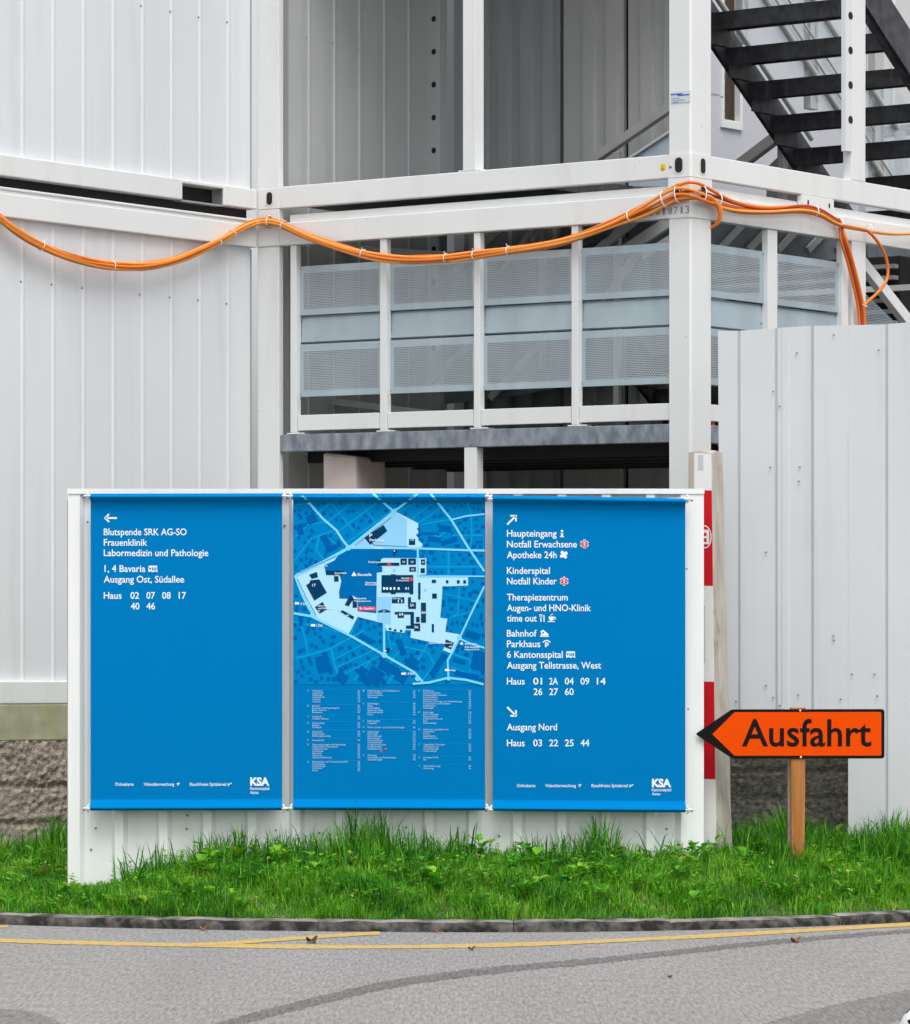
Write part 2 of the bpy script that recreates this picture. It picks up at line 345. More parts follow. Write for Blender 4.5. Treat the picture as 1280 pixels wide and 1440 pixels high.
def groundT(z):
    def T(px, py): Y = (H - z) * F / (py - HY); return ((px - CX) * Y / F, Y, z)
    return T
def smooth_line(pts, n=60):
    out = []
    for k in range(n + 1):
        t = k / n * (len(pts) - 1); i = min(int(t), len(pts) - 2); f = t - i
        p0, p1, p2, p3 = pts[max(i - 1, 0)], pts[i], pts[i + 1], pts[min(i + 2, len(pts) - 1)]
        out.append(tuple(0.5 * (2 * b_ + (c_ - a_) * f + (2 * a_ - 5 * b_ + 4 * c_ - d_) * f * f + (-a_ + 3 * b_ - 3 * c_ + d_) * f ** 3) for a_, b_, c_, d_ in zip(p0, p1, p2, p3)))
    return out
def band(name, pts, wd, z, m, jit=0.0, n=120):
    b = MB(); T = groundT(z); q = smooth_line(pts, n); l = []; r = []
    for i, (x, y) in enumerate(q):
        wv = wd(x) if callable(wd) else wd
        l.append(T(x, y - wv / 2 + random.uniform(-jit, jit))); r.append(T(x, y + wv / 2 + random.uniform(-jit, jit)))
    k = len(q); b.add(l + r, [(i, i + 1, k + i + 1, k + i) for i in range(k - 1)])
    return structure(name, b, m)
band('road_seam', [(250, 1462), (330, 1438), (400, 1419), (541, 1386), (681, 1366), (850, 1350), (953, 1339), (1055, 1328), (1180, 1317), (1300, 1308)], lambda x: max(5.5, 12.5 - 0.008 * max(0, x - 330)), 0.0010, M['asphalt_dark'], 1.1, 500)
b = MB(); T = groundT(0.0010); q = smooth_line([(1040, 1450), (1076, 1439), (1181, 1411), (1290, 1390)], 60)
k = len(q); b.add([T(x, y + random.uniform(-1, 1)) for x, y in q] + [T(x + 40, y + 34 + random.uniform(-1, 1)) for x, y in q], [(i, i + 1, k + i + 1, k + i) for i in range(k - 1)])
structure('road_patch', b, M['asphalt_mid'])
b = MB(); T = groundT(0.0010); q = smooth_line([(-20, 1417), (30, 1421), (75, 1432), (90, 1450)], 30)
k = len(q); b.add([T(x, y + random.uniform(-1, 1)) for x, y in q] + [T(-20, 1470 + i * 0.01) for i in range(k)], [(i, i + 1, k + i + 1, k + i) for i in range(k - 1)])
structure('road_patch', b, M['asphalt_mid'])
band('road_marking', [(-30, 1321.5), (0, 1322.5), (120, 1326), (285, 1329.5), (450, 1331.5), (600, 1331), (750, 1327.5), (900, 1321), (1080, 1311.5), (1200, 1304.5), (1310, 1298)], lambda x: 5.2 + 0.5 * math.sin(x * .02), 0.0020, M['paint_yellow'], 0.35, 150)
band('road_marking', [(270, 1328.5), (340, 1325), (430, 1318.5), (500, 1314), (534, 1312)], lambda x: 4.6, 0.0026, M['paint_yellow'], 0.4, 50)
band('road_marking', [(-30, 1304.5), (-5, 1303.5), (11, 1302.5)], lambda x: 3.2, 0.0020, M['paint_yellow'], 0.3, 16)

# kerb: rough stones end to end
b = MB(); x = -6.0; rk = random.Random(3)
while x < 6.0:
    ln = rk.uniform(0.75, 1.15); x1 = x + ln - 0.005; m_ = 26; dz = rk.uniform(-0.004, 0.005); dy = rk.uniform(-0.01, 0.01)
    prof = [(0.0, -0.02), (0.0, 0.015), (0.003, 0.034), (0.014, 0.046), (0.04, 0.052), (0.10, 0.054), (0.16, 0.05), (0.16, -0.02)]
    vs = []
    for i in range(m_ + 1):
        X = x + (x1 - x) * i / m_; y0 = yk(X); sl = (yk(X + .01) - yk(X - .01)) / .02
        e_ = 0.012 if i in (0, m_) else 0.0
        for (d, z) in prof:
            nz = noise.noise(Vector((X * 9, d * 30, z * 40))) * 0.008 + noise.noise(Vector((X * 30, d * 60, z * 90))) * 0.004
            vs.append((X - sl * d, y0 + d + dy - nz + e_ * .4, max(-.02, z + dz * (z > .02) + nz * 0.8 * (z > .02) - e_ * .3 * (z > .02))))
    np_ = len(prof)
    b.add(vs, [(i * np_ + k, (i + 1) * np_ + k, (i + 1) * np_ + k + 1, i * np_ + k + 1) for i in range(m_) for k in (3, 4, 5, 6)], True)
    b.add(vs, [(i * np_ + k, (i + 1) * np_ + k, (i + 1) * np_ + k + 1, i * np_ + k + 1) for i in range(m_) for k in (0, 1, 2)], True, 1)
    b.add(vs, [tuple(range(np_)), tuple(m_ * np_ + k for k in range(np_))])
    x += ln
structure('kerb', b, [M['kerb'], M['kerb_face']])
# grass bank
b = MB(); nx, ny = 100, 26; vs = []
for i in range(nx + 1):
    X = -7 + 14 * i / nx
    for j in range(ny + 1):
        Y = yk(X) + 0.13 + j / ny * 3.0; vs.append((X, Y, bank(X, Y)))
b.add(vs, [(i * (ny + 1) + j, (i + 1) * (ny + 1) + j, (i + 1) * (ny + 1) + j + 1, i * (ny + 1) + j + 1) for i in range(nx) for j in range(ny)], True)
structure('grass_bank', b, M['thatch'])
# raised yard behind the retaining walls, on which the containers and the stair tower stand
b = MB()
poly = [L0(3.42, -5.9, 0)[:2], L0(3.42, 0.1, 0)[:2], L0(3.1, 0.12, 0)[:2], L0(0.3, 0.12, 0)[:2], (1.5, 22.35), (5.5, 22.35), (9, 40), (-9, 40)]
b.prism(poly, lambda x, y, z: (x, y, z), -0.02, 0.87)
structure('terrace', b, M['soil'])

# ------------------------------------------------------------------ retaining walls
def rough_wall(name, label, Pf, a0, a1, z0, z1, thick, m, amp, steps=(0.011, 0.011), lines=()):
    b = MB(); na = int((a1 - a0) / steps[0]); nz_ = int((z1 - z0) / steps[1]); vs = []
    for i in range(na + 1):
        a = a0 + (a1 - a0) * i / na
        for j in range(nz_ + 1):
            z = z0 + (z1 - z0) * j / nz_
            g = max(0.0, min(1.0, noise.noise(Vector((a * 1.3, z * 2.6, 4))) * 1.8 + 0.55))
            d = (noise.fractal(Vector((a * 34, z * 44, 1.3)), 1.0, 2.0, 4) * amp * g + noise.noise(Vector((a * 3, z * 5, 9))) * amp * .35)
            for lz in lines:
                if abs(z - lz - 0.012 * noise.noise(Vector((a * 4, 0, lz)))) < 0.016: d -= 0.014
            vs.append(Pf(a, d, z))
    b.add(vs, [(i * (nz_ + 1) + j, (i + 1) * (nz_ + 1) + j, (i + 1) * (nz_ + 1) + j + 1, i * (nz_ + 1) + j + 1) for i in range(na) for j in range(nz_)], True)
    e = [Pf(a0, -thick, z0), Pf(a1, -thick, z0), Pf(a1, -thick, z1), Pf(a0, -thick, z1), Pf(a0, 0, z0), Pf(a1, 0, z0), Pf(a1, 0, z1), Pf(a0, 0, z1)]
    b.add(e, [(0, 1, 2, 3), (7, 6, 2, 3), (4, 0, 3, 7), (5, 1, 2, 6)])
    return tag(obj(name, b, m), label, 'wall')
SW = 3.351       # plane of the left containers' long wall
rough_wall('retaining_wall', 'rough brown concrete retaining wall at the left below the pale slab', lambda a, d, z: L0(SW - 0.035 - d, a, z), -3.6, -0.05, 0.0, 0.885, 0.14, M['rough'], 0.020, lines=(0.62, 0.40))
rough_wall('retaining_wall', 'dark rough concrete wall behind the orange arrow sign', lambda a, d, z: (a, 22.1 - d, z), 1.36, 4.6, 0.05, 0.86, 0.2, M['roughdark'], 0.026, lines=(0.735, 0.585, 0.42))
b = MB(); b.box(SW - 0.015, SW + 2.3, -5.9, -0.02, 0.886, 1.094, L0)
tag(obj('foundation_slab', b, M['concrete'], bevel=0.006), 'pale concrete slab with green algae under the left container', 'foundation')

# ------------------------------------------------------------------ left containers
def ribbed(t0, t1, first, pitch, out=0.006, wd=0.034, back=0.05):
    """closed outline (along, outward) of a flat wall sheet with narrow raised seams"""
    pts = [(t0, 0.0)]; k = first
    while k > t0: k -= pitch
    k += pitch
    while k < t1 - wd:
        if k > t0 + wd: pts += [(k - wd / 2, 0), (k - wd * 0.22, out), (k + wd * 0.22, out), (k + wd / 2, 0)]
        k += pitch
    pts += [(t1, 0.0), (t1, -back), (t0, -back)]
    return pts
FT = t_at(322, SW + 0.026)
lc_up = thing('container', 'upper white container at the left with forklift pocket in its rail', 'container', L0(SW, -3, 4.145))
b = MB(); b.prism(ribbed(-5.98, -0.028, FT, 0.2475), lambda a, d, z: L0(SW + 0.03 - d, a, z), 4.25, 7.0)
obj('wall_panel', b, M['wall'], lc_up)
tp0, tp1 = t_at(255, SW), t_at(313, SW)
b = MB()
b.box(SW - 0.012, SW + 0.10, -6.0, tp0, 4.145, 4.268, L0); b.box(SW - 0.012, SW + 0.10, tp1, -0.012, 4.145, 4.268, L0); b.box(SW - 0.010, SW + 0.10, tp0, tp1, 4.245, 4.2675, L0)
obj('bottom_rail', b, M['frame'], lc_up, 0.006)
b = MB(); b.box(SW + 0.09, SW + 0.12, tp0 - .02, tp1 + .02, 4.14, 4.26, L0, 1)
b.box(SW, SW + 0.09, tp1, tp1 + 0.004, 4.146, 4.244, L0, 0); b.box(SW + .004, SW + 0.09, tp0 - .004, tp0, 4.146, 4.244, L0, 0); b.box(SW + .004, SW + 0.09, tp0, tp1, 4.138, 4.147, L0, 0)
obj('forklift_pocket', b, [M['seal'], M['black']], lc_up)
b = MB(); b.box(SW + .04, SW + .07, -.034, -.005, 4.27, 7.0, L0); obj('corner_strip', b, M['seal'], lc_up)
b = MB(); b.box(SW + 0.02, SW + 2.4, -6, -0.01, 6.9, 7.1, L0); obj('roof', b, M['frame'], lc_up)
lc_lo = thing('container', 'lower white container at the left behind the sagging orange cables', 'container', L0(SW, -3, 1.098))
b = MB(); b.prism(ribbed(-5.98, -0.028, FT, 0.2475), lambda a, d, z: L0(SW + 0.03 - d, a, z), 1.20, 3.93)
obj('wall_panel', b, M['wall'], lc_lo)
b = MB(); b.box(SW - 0.012, SW + 0.12, -6.0, -0.012, 3.909, 4.045, L0); b.box(SW + .012, SW + 0.1, -6.0, -0.014, 4.045, 4.068, L0); b.box(SW + 0.0, SW + 0.05, -6.0, -0.016, 4.068, 4.084, L0)
obj('top_rail', b, M['frame'], lc_lo, 0.006)
b = MB(); b.box(SW - 0.012, SW + 0.1, -6.0, -0.012, 1.098, 1.229, L0); obj('bottom_rail', b, M['frame'], lc_lo, 0.006)
b = MB(); b.box(SW + 0.06, SW + 2.4, -6.0, -0.03, 4.07, 4.146, L0); obj('roof', b, M['black'], lc_lo)  # blackened roof paints the shade in the gap between the containers
b = MB(); b.box(SW + .04, SW + .07, -.034, -.005, 1.23, 3.9, L0); obj('corner_strip', b, M['seal'], lc_lo)
nout = Vector((-V.x, -V.y, 0)); nfront = Vector((-U.x, -U.y, 0))
def wall_dot(par, px, py, s):
    t = t_at(px, s); q = CORNER + V * s + U * t; screw(par, (q.x + nout.x * .002, q.y + nout.y * .002, zat(py, q.y)), nout, 0.007)
for px, py in ((198, 8), (239, 16), (279, 24), (319, 31)): wall_dot(lc_up, px, py, SW + 0.03)
for px, py in ((29, 396), (72, 400), (115, 405), (196, 414), (238, 418), (278, 422), (318, 427)): wall_dot(lc_lo, px, py, SW + 0.03)

# ------------------------------------------------------------------ stair tower: two stacked open container frames
SL0, SL1 = 3.165, 3.349          # the left corner post, in plan
ZU0, ZU1 = 4.075, 4.208          # upper frame's bottom beam
ZL0, ZL1 = 3.846, 3.985          # lower frame's top beam
up = thing('open_container', 'upper open white steel container frame with yellow dot sticker on its beam', 'container frame', L0(0, 0, ZU0))
lo = thing('open_container', 'lower open white steel container frame with stencilled number, carrying orange cables', 'container frame', L0(0, 0, 0.87))
def chamfer(s0, s1, t0, t1, c=0.012): return [(s0 + c, t0), (s1, t0), (s1, t1), (s0, t1), (s0, t0 + c)]
def lprism(mb, poly, z0, z1, mi=0): mb.prism(poly, lambda s, t, z: L(s, t, z), z0, z1, mi)
wp = s_at(941.0); tp = t_at(1000.5)
b = MB(); lprism(b, chamfer(0.003, wp, 0.003, tp), ZU1, 7.0); obj('corner_post', b, M['frame'], up)
b = MB(); b.box(SL0 + .003, SL1, 0.003, 0.045, ZU1, 7.0, L); obj('corner_post', b, M['frame'], up, 0.005)
b = MB(); lprism(b, chamfer(-0.002, wp + .002, -0.002, tp + .002), ZU0, ZU1); obj('corner_casting', b, M['frame'], up)
b = MB(); b.box(SL0 - .002, SL1 + .002, -.002, 0.045, ZU0, ZU1, L); obj('corner_casting', b, M['frame'], up, 0.004)
b = MB(); b.box(wp + .002, SL0 - .002, 0.0, 0.06, ZU0, ZU1, L); b.box(wp + .002, SL0 - .002, 0.06, .16, ZU1 - .02, ZU1 - .002, L); obj('bottom_beam', b, M['frame'], up, 0.005)
b = MB(); b.box(0.0, 0.06, tp + .002, 6.0, ZU0, ZU1, L); obj('bottom_beam', b, M['frame'], up, 0.005)
b = MB(); lprism(b, chamfer(0.003, wp, 0.003, tp), 0.86, ZL0); obj('corner_post', b, M['frame'], lo)
b = MB(); b.box(SL0 + .003, SL1, 0.003, 0.045, 0.86, ZL0, L); obj('corner_post', b, M['frame'], lo, 0.005)
b = MB(); lprism(b, chamfer(-0.004, wp + .003, -0.004, tp + .003), ZL0, ZU0 - .003); obj('corner_casting', b, M['frame'], lo)
b = MB(); b.box(SL0 - .002, SL1 + .002, -.004, 0.045, ZL0, ZU0 - .003, L); obj('corner_casting', b, M['frame'], lo, 0.004)
b = MB(); b.box(wp + .003, SL0 - .002, 0.0, 0.07, ZL0, ZL1, L); b.box(wp + .01, SL0 - .06, 0.032, 0.07, ZL1, ZL1 + 0.05, L); obj('top_beam', b, M['frame'], lo, 0.005)
b = MB(); b.box(0.0, 0.07, tp + .003, 6.0, ZL0, ZL1, L); b.box(0.032, 0.07, tp + .02, 6.0, ZL1, ZL1 + 0.05, L); obj('top_beam', b, M['frame'], lo, 0.005)
tc0, tc1 = t_at(1127), t_at(1172)
b = MB(); b.box(-.006, 0.03, tc0, tc1, ZL1 - .012, ZU0 - .002, L); cp = obj('joining_plate', b, M['frame'], lo, 0.003)
for tt in (tc0 + .06, tc1 - .05):
    b = MB(); b.box(-.009, -.004, tt - .006, tt + .006, ZL1 + .035, ZU0 - .03, L); obj('slot', b, M['black'], cp)
def oval(par, mk, wd, z0, z1, m='black'):
    b = MB(); pts = []
    r = wd / 2
    for k in range(13): a = math.pi * k / 12; pts.append((math.cos(a) * r, z1 - r + math.sin(a) * r))
    for k in range(13): a = math.pi + math.pi * k / 12; pts.append((math.cos(a) * r, z0 + r + math.sin(a) * r))
    n = len(pts); b.add([mk(a, z, 0.0045) for a, z in pts] + [mk(a, z, -0.004) for a, z in pts], [tuple(range(n))] + [(i, (i + 1) % n, n + (i + 1) % n, n + i) for i in range(n)])
    sl = obj('slot', b, M[m], par)
    b = MB(); ri = [mk(a * 1.16, (z - (z0 + z1) / 2) * 1.06 + (z0 + z1) / 2, 0.0035) for a, z in pts]; ro = [mk(a * 1.5, (z - (z0 + z1) / 2) * 1.16 + (z0 + z1) / 2, 0.0035) for a, z in pts]
    b.add(ri + ro, [(i, (i + 1) % n, n + (i + 1) % n, n + i) for i in range(n)]); obj('rim', b, M['frame'], sl)
sA = s_at(955.3); tA = t_at(988.0)
oval(up, lambda a, z, d: L(sA - a, -0.002 - d, z), 0.050, 4.101, 4.186)
oval(up, lambda a, z, d: L(-0.002 - d, tA + a, z), 0.040, 4.101, 4.186)
oval(lo, lambda a, z, d: L(sA + .004 - a, -0.004 - d, z), 0.050, 3.955, 4.038)
oval(lo, lambda a, z, d: L(-0.004 - d, tA + a, z), 0.040, 3.955, 4.038)
sB = s_at(379.5)
oval(up, lambda a, z, d: L(sB - a, -0.002 - d, z), 0.044, 4.102, 4.18)
oval(lo, lambda a, z, d: L(sB - a, -0.004 - d, z), 0.044, 3.96, 4.035)
sY = s_at(932.5); b = MB(); b.ball(L(sY, 0.0, 4.138), 0.023, nfront, 0.06, 18, 2); st = obj('sticker', b, M['yellowdot'], up)
b = MB(); b.box(sY - .002, sY + .002, -.004, -.002, 4.128, 4.15, L); b.box(sY - .011, sY + .011, -.004, -.002, 4.126, 4.13, L); obj('earth_symbol', b, M['stencil'], st)
screw(up, L(s_at(943.5), -.002, 4.137), nfront, 0.010)
s0_, s1_ = s_at(971), s_at(943.5)
b = MB(); b.box(s0_, s1_, -.001, .001, zat(137.5, YC) - .02, zat(121.5, YC) - .02, L); st = obj('sticker', b, M['sticker'], up)
b = MB(); zz = zat(124.5, YC) - .02
for k_, (a0, a1, dz_) in enumerate(((.02, .6, 0), (.35, .95, -.008), (.05, .5, -.026), (.05, .75, -.038), (.1, .4, -.048))): b.box(s1_ - (s1_ - s0_) * a0, s1_ - (s1_ - s0_) * a1, -.0025, -.0015, zz + dz_ - (.007 if k_ < 2 else .002), zz + dz_, L)
obj('sticker_print', b, M['stickerblue'], st)
b = MB()
for ch, px in zip('2018713', (917, 926, 934.5, 943.5, 951.5, 959.5, 967.5)):
    s = s_at(px); wd_ = .012 if ch == '1' else .026; put_text(b, ch, 0, wd_, 0, 0.040, lambda x, y, s=s, wd_=wd_: L(s + wd_ / 2 - x, -.0065, ZL0 + 0.022 - y), -0.008)
obj('stencil_number', b, M['stencil'], lo)

# slim intermediate posts, with flanges
def slim(par, s0, s1, t0, t1, z0, z1, flange=True):
    b = MB(); b.box(s0, s1, t0, t1, z0, z1, L)
    if flange: b.box(s0 - .04, s1 + .04, t0 + .003, t1 + .02, z0, z0 + .009, L)
    return obj('post', b, M['frame'], par, 0.003)
slim(up, s_at(668.3), s_at(651.0), 0.0, 0.08, ZU1, 7.0)
t0, t1 = t_at(1197.5), t_at(1217.5)
slim(up, 0.0, 0.06, t0, t1, ZU1, 7.0, False)
b = MB(); b.box(-.004, 0.03, t0 - .062, t0, ZU1 + .165, 7.0, L); hs_ = obj('hole_strip', b, M['wall'], up, 0.002)
for k in range(12):
    b = MB(); zz = 4.563 + 0.206 * k
    b.ball(L(-0.0045, t0 - 0.014, zz), 0.024, nout, 0.04, 14, 2); obj('hole', b, M['black'], hs_)
slim(lo, 0.0, 0.075, t_at(1199), t_at(1218), 0.87, ZL0, False)

# inner wall carrying on from the left container, into the tower
iw = thing('wall_panel', 'ribbed inner wall of the stair tower, toned grey for shade, beside its back wall', 'wall', L0(3.3, 1, 0.87))
SI = 3.25
b = MB(); b.prism(ribbed(0.18, 1.50, t_at(435, SI), 0.238, 0.007), lambda a, d, z: L(SI - d, a, z), 0.86, 7.0); obj('sheet', b, M['shadewall'], iw)
b = MB(); b.box(SI - .10, SI + .05, 1.50, 1.58, 0.86, 7.0, L); hc = obj('column', b, M['shadewall'], iw, 0.004)
for k in range(18):
    b = MB(); zz = zat(208, 25.6) - TILT * SI + 0.212 * (k - 6)
    b.ball(L(SI - .055, 1.4975, zz), 0.019, nfront, 0.05, 14, 2); obj('hole', b, M['black'], hc)
for px, py in ((431, 53), (468, 60), (504, 69), (574, 81)):
    t = t_at(px, SI); q = CORNER + V * SI + U * t; screw(iw, (q.x, q.y, zat(py, q.y)), nout, 0.006)
# back wall of the tower, trapezoid sheet
TB = 1.86
bw = thing('wall_panel', 'sheet wall at the back of the stair tower, toned grey for shade, with a black gap', 'wall', L0(2.3, TB, 0.87))
def trap(a0, a1, pitch, rib, rise, ramp, thick=0.03, start=0.0):
    p = [(a0, 0.0)]; a = a0 + start
    while a + rib + 2 * ramp < a1:
        p += [(a, 0), (a + ramp, rise), (a + ramp + rib, rise), (a + 2 * ramp + rib, 0)]; a += pitch
    p += [(a1, 0.0), (a1, -thick), (a0, -thick)]; return p
sg0, sg1 = s_at(892, TB), s_at(885.5, TB)
sr0, sr1 = s_at(801, TB), s_at(788, TB)
se = s_at(968, TB)
for a0, a1, ofs, mk_ in ((sr1, 3.33, 0.0, 'backshade'), (sg1, sr0, 0.06, 'backhalfshade'), (se, sg0, 0.06, 'backhalfshade')):
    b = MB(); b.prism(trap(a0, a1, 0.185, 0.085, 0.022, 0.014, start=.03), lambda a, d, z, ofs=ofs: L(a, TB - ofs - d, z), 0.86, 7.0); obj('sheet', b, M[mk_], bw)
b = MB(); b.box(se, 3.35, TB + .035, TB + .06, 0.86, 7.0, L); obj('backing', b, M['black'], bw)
for px, py in ((678, 100), (737, 110), (770, 117), (920, 145)):
    s = s_at(px, TB - .03); q = CORNER + V * s + U * (TB - .05); screw(bw, (q.x, q.y, zat(py, q.y)), nfront, 0.006)
b = MB(); b.box(se, 3.35, 0.10, TB + .1, 6.2, 6.35, L); tag(obj('unseen_ceiling_panel', b, M['darksteel']), 'unseen dark ceiling panel shading the upper landing of the stair tower', 'ceiling')  # unseen ceiling, put in low and dark to shade the inner walls
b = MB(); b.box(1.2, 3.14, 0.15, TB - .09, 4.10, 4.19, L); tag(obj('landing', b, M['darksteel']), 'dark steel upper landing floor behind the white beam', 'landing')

# galvanised deck
dk = thing('deck', 'galvanised steel deck with grey edge beam under the railing', 'deck', L0(1.6, 0, 2.58))
b = MB(); b.box(wp + .002, SL0 - .002, 0.01, 0.07, 2.579, 2.683, L); obj('edge_beam', b, M['galv'], dk, 0.004)
b = MB(); b.box(.09, SL0 - .002, 0.07, TB - .1, 2.64, 2.675, L); obj('floor_plate', b, M['black'], dk)  # black puts the shade under the deck into the colour
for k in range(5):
    b = MB(); b.box(.1, SL0 - .01, 0.25 + .33 * k, 0.31 + .33 * k, 2.52, 2.64, L); obj('joist', b, M['black'], dk)  # joists blackened too, as painted shade under the deck
b = MB(); b.box(0.012, 0.07, tp + .003, 3.0, 2.579, 2.683, L); obj('edge_beam', b, M['galv'], dk, 0.004)
b = MB(); b.box(s_at(668.3), s_at(651.0), 0.012, 0.075, 0.87, 2.578, L); obj('support_post', b, M['frame'], dk, 0.003)
screw(dk, L(s_at(661), 0.008, 2.598), nfront, 0.008)
b = MB(); sa, sb = s_at(489), s_at(439.5)
b.hexa([L0(sa, .09, .87), L0(sb, .09, .87), L0(sb, .42, .87), L0(sa, .42, .87)], [L0(sa + .012, .09, 2.60), L0(sb, .09, 2.635), L0(sb, .42, 2.62), L0(sa + .06, .42, 2.60)])
pr = obj('pier', b, M['pier'], bevel=0.02); tag(pr, 'pinkish concrete pier in the dark gap under the deck', 'pier')

# railings with perforated infill
def rail_panel(par, mk, a0, a1, seam=True):
    """one infill: two perforated fields with a plain strip between, folded lips top and bottom; mk(a, d, z) is metres along / towards the viewer / height"""
    uvx = {}
    def uv(v): return uvx[v]
    def sheet(z0, z1, mg, m, d=0.0, tiltd=0.0):
        # border strips around a perforated field, all in one plane, meeting edge to edge
        b = MB(); aa = [a0, a0 + mg, a1 - mg, a1]; zz = [z0, z0 + mg * 0.85, z1 - mg, z1]
        for i in range(3):
            for j in range(3):
                q = [(aa[i], zz[j]), (aa[i + 1], zz[j]), (aa[i + 1], zz[j + 1]), (aa[i], zz[j + 1])]
                b.add([mk(a, d + tiltd * (z - z0) / (z1 - z0), z) for a, z in q], [(0, 1, 2, 3)], mi=1 if (i == 1 and j == 1) else 0)
                for v, (a, z) in zip(b.v[-4:], q): uvx[v] = (a, z)
        return b
    for (z0, z1) in ((3.415, 3.715), (2.915, 3.236)):
        b = sheet(z0, z1, 0.045, None, 0.006)
        for zz, dz in ((z0, .012), (z1, -.012)):
            q = [mk(a0, .006, zz), mk(a1, .006, zz), mk(a1, -.022, zz), mk(a0, -.022, zz)]
            b.add(q, [(0, 1, 2, 3)])
            for v in b.v[-4:]: uvx[v] = (0, 0)
        off = root_of(par).location
        me = bpy.data.meshes.new('perforated_panel'); me.from_pydata([Vector(v) - off for v in b.v], [], b.f)
        me.materials.append(M['galvsheet']); me.materials.append(M['perf']); me.polygons.foreach_set('material_index', b.mi)
        ul = me.uv_layers.new(name='UVMap')
        for lp in me.loops: ul.data[lp.index].uv = uvx[b.v[lp.vertex_index]]
        o = bpy.data.objects.new('perforated_panel', me); C.objects.link(o); o.parent = par
    b = MB(); b.prism([(3.252, -0.004), (3.396, -0.012), (3.41, -0.022), (3.41, -.026), (3.245, -.026)], lambda z, d, a: mk(a, d, z), a0, a1)
    obj('plain_strip', b, M['galvsheet'], par)
    for a in (a0 + .014, a1 - .014):
        for z in (2.932, 3.30, 3.70):
            c = mk(a, .007 if z != 3.30 else -.003, z); d = Vector(mk(a, 1.0, z)) - Vector(mk(a, 0.0, z)); screw(par, c, d, 0.006)
rl = thing('railing', 'white railing with four perforated grey infill panels above the deck edge', 'railing', L0(1.6, 0, 2.684))
edges = [(408, 416.5), (534, 543.3), (666, 674.7), (803.4, 812.7)]
for i, (x0, x1) in enumerate(edges):
    sa, sb = s_at(x1, .01), s_at(x0, .01)
    b = MB(); b.box(sa, sb, 0.012, 0.055, 2.693, ZL0 - .002, L); b.box(sa - .055, sb + .03, 0.012, 0.075, 2.6845, 2.693, L); obj('post', b, M['frame'], rl, 0.003)
    nxt = edges[i + 1][0] if i < 3 else 940
    s_l, s_r = s_at(x1, .01) - .004, s_at(nxt, .01) + .008
    if i == 3: s_r = wp + .004
    b = MB(); b.box(s_r, s_l, 0.018, 0.05, 2.706, 2.801, L); obj('bottom_rail', b, M['frame'], rl, 0.003)
    rail_panel(rl, lambda a, d, z: L(-a, 0.052 - d, z), -(s_l + .02), -(s_r - .012))
rr = thing('railing', 'railing with perforated panels on the right of the big corner post, partly behind the fence', 'railing', L0(0, .9, 2.684))
ta, tb_, tc_, td = tp + .003, t_at(1082), t_at(1096), t_at(1188)
for (x0, x1) in ((1082.5, 1096), (1187, 1196)):
    b = MB(); b.box(0.012, 0.055, t_at(x0), t_at(x1), 2.69, ZL0 - .002, L); obj('post', b, M['frame'], rr, 0.003)
for t0_, t1_ in ((ta, tb_), (tc_, td)):
    rail_panel(rr, lambda a, d, z: L(0.045 - d, a, z), t0_, t1_ + .005)
    b = MB(); b.box(0.018, 0.05, t0_, t1_, 2.706, 2.801, L); obj('bottom_rail', b, M['frame'], rr, 0.003)

# ------------------------------------------------------------------ stairs in the tower
ST0, STD, SZ0, SDZ = 2.38, 0.247, 5.225, -0.187
SS0, SS1 = 0.22, 1.52
def build_stairs(root):
    for i in range(-4, 6):
        tt = ST0 + STD * i; z = SZ0 + SDZ * i - TILT * 1.0
        b = MB(); b.box(SS0 + .03, SS1 - .03, tt - 0.02, tt + 0.25, z - 0.035, z, L); b.box(SS0 + .03, SS1 - .03, tt - 0.025, tt - .012, z - 0.105, z + 0.004, L); b.box(SS0 + .03, SS1 - .03, tt + .235, tt + .245, z - 0.075, z - .036, L)
        b.box(SS1 - .045, SS1 - .031, tt - .01, tt + .24, z - .18, z - .036, L); obj('tread', b, M['darksteel'], root, 0.004)
    for s in (SS0, SS1 - .03):
        b = MB(); k0, k1 = -4.6, 5.8
        za = lambda k: SZ0 + SDZ * k - TILT * 1.0; ya = lambda k: ST0 + STD * k + .12
        q = lambda k, dz, ss: L(ss, ya(k), za(k) + dz)
        b.hexa([q(k0, -.22, s), q(k0, -.22, s + .03), q(k1, -.22, s + .03), q(k1, -.22, s)], [q(k0, .06, s), q(k0, .06, s + .03), q(k1, .06, s + .03), q(k1, .06, s)])
        sg = -1 if s < 1 else 1
        for dz in (-.22, .052): b.hexa([q(k0, dz, s - .0), q(k0, dz, s + .0301 + .05 * (sg < 0)), q(k1, dz, s + .0301 + .05 * (sg < 0)), q(k1, dz, s)], [q(k0, dz + .012, s), q(k0, dz + .012, s + .0301 + .05 * (sg < 0)), q(k1, dz + .012, s + .0301 + .05 * (sg < 0)), q(k1, dz + .012, s)])
        o = obj('stringer', b, M['darksteel'], root, 0.003)
        if s < 1:
            for k in (-1.1, 0.9): screw(o, L(s - .002, ya(k), za(k) - .02), nout, 0.014)
stairs = thing('staircase', 'dark steel staircase with open treads descending to the right in the upper storey', 'staircase', L0(.9, 2.6, 4.2))
build_stairs(stairs)
# lower flight: the same parts a storey down
st2 = stairs.copy(); C.objects.link(st2); st2.location = stairs.location + Vector((0, 0, -2.76)); st2['label'] = 'lower steel staircase flight half hidden behind the perforated panels'
for ch in list(stairs.children):
    c = ch.copy(); C.objects.link(c); c.parent = st2
    for g in ch.children: d = g.copy(); C.objects.link(d); d.parent = c
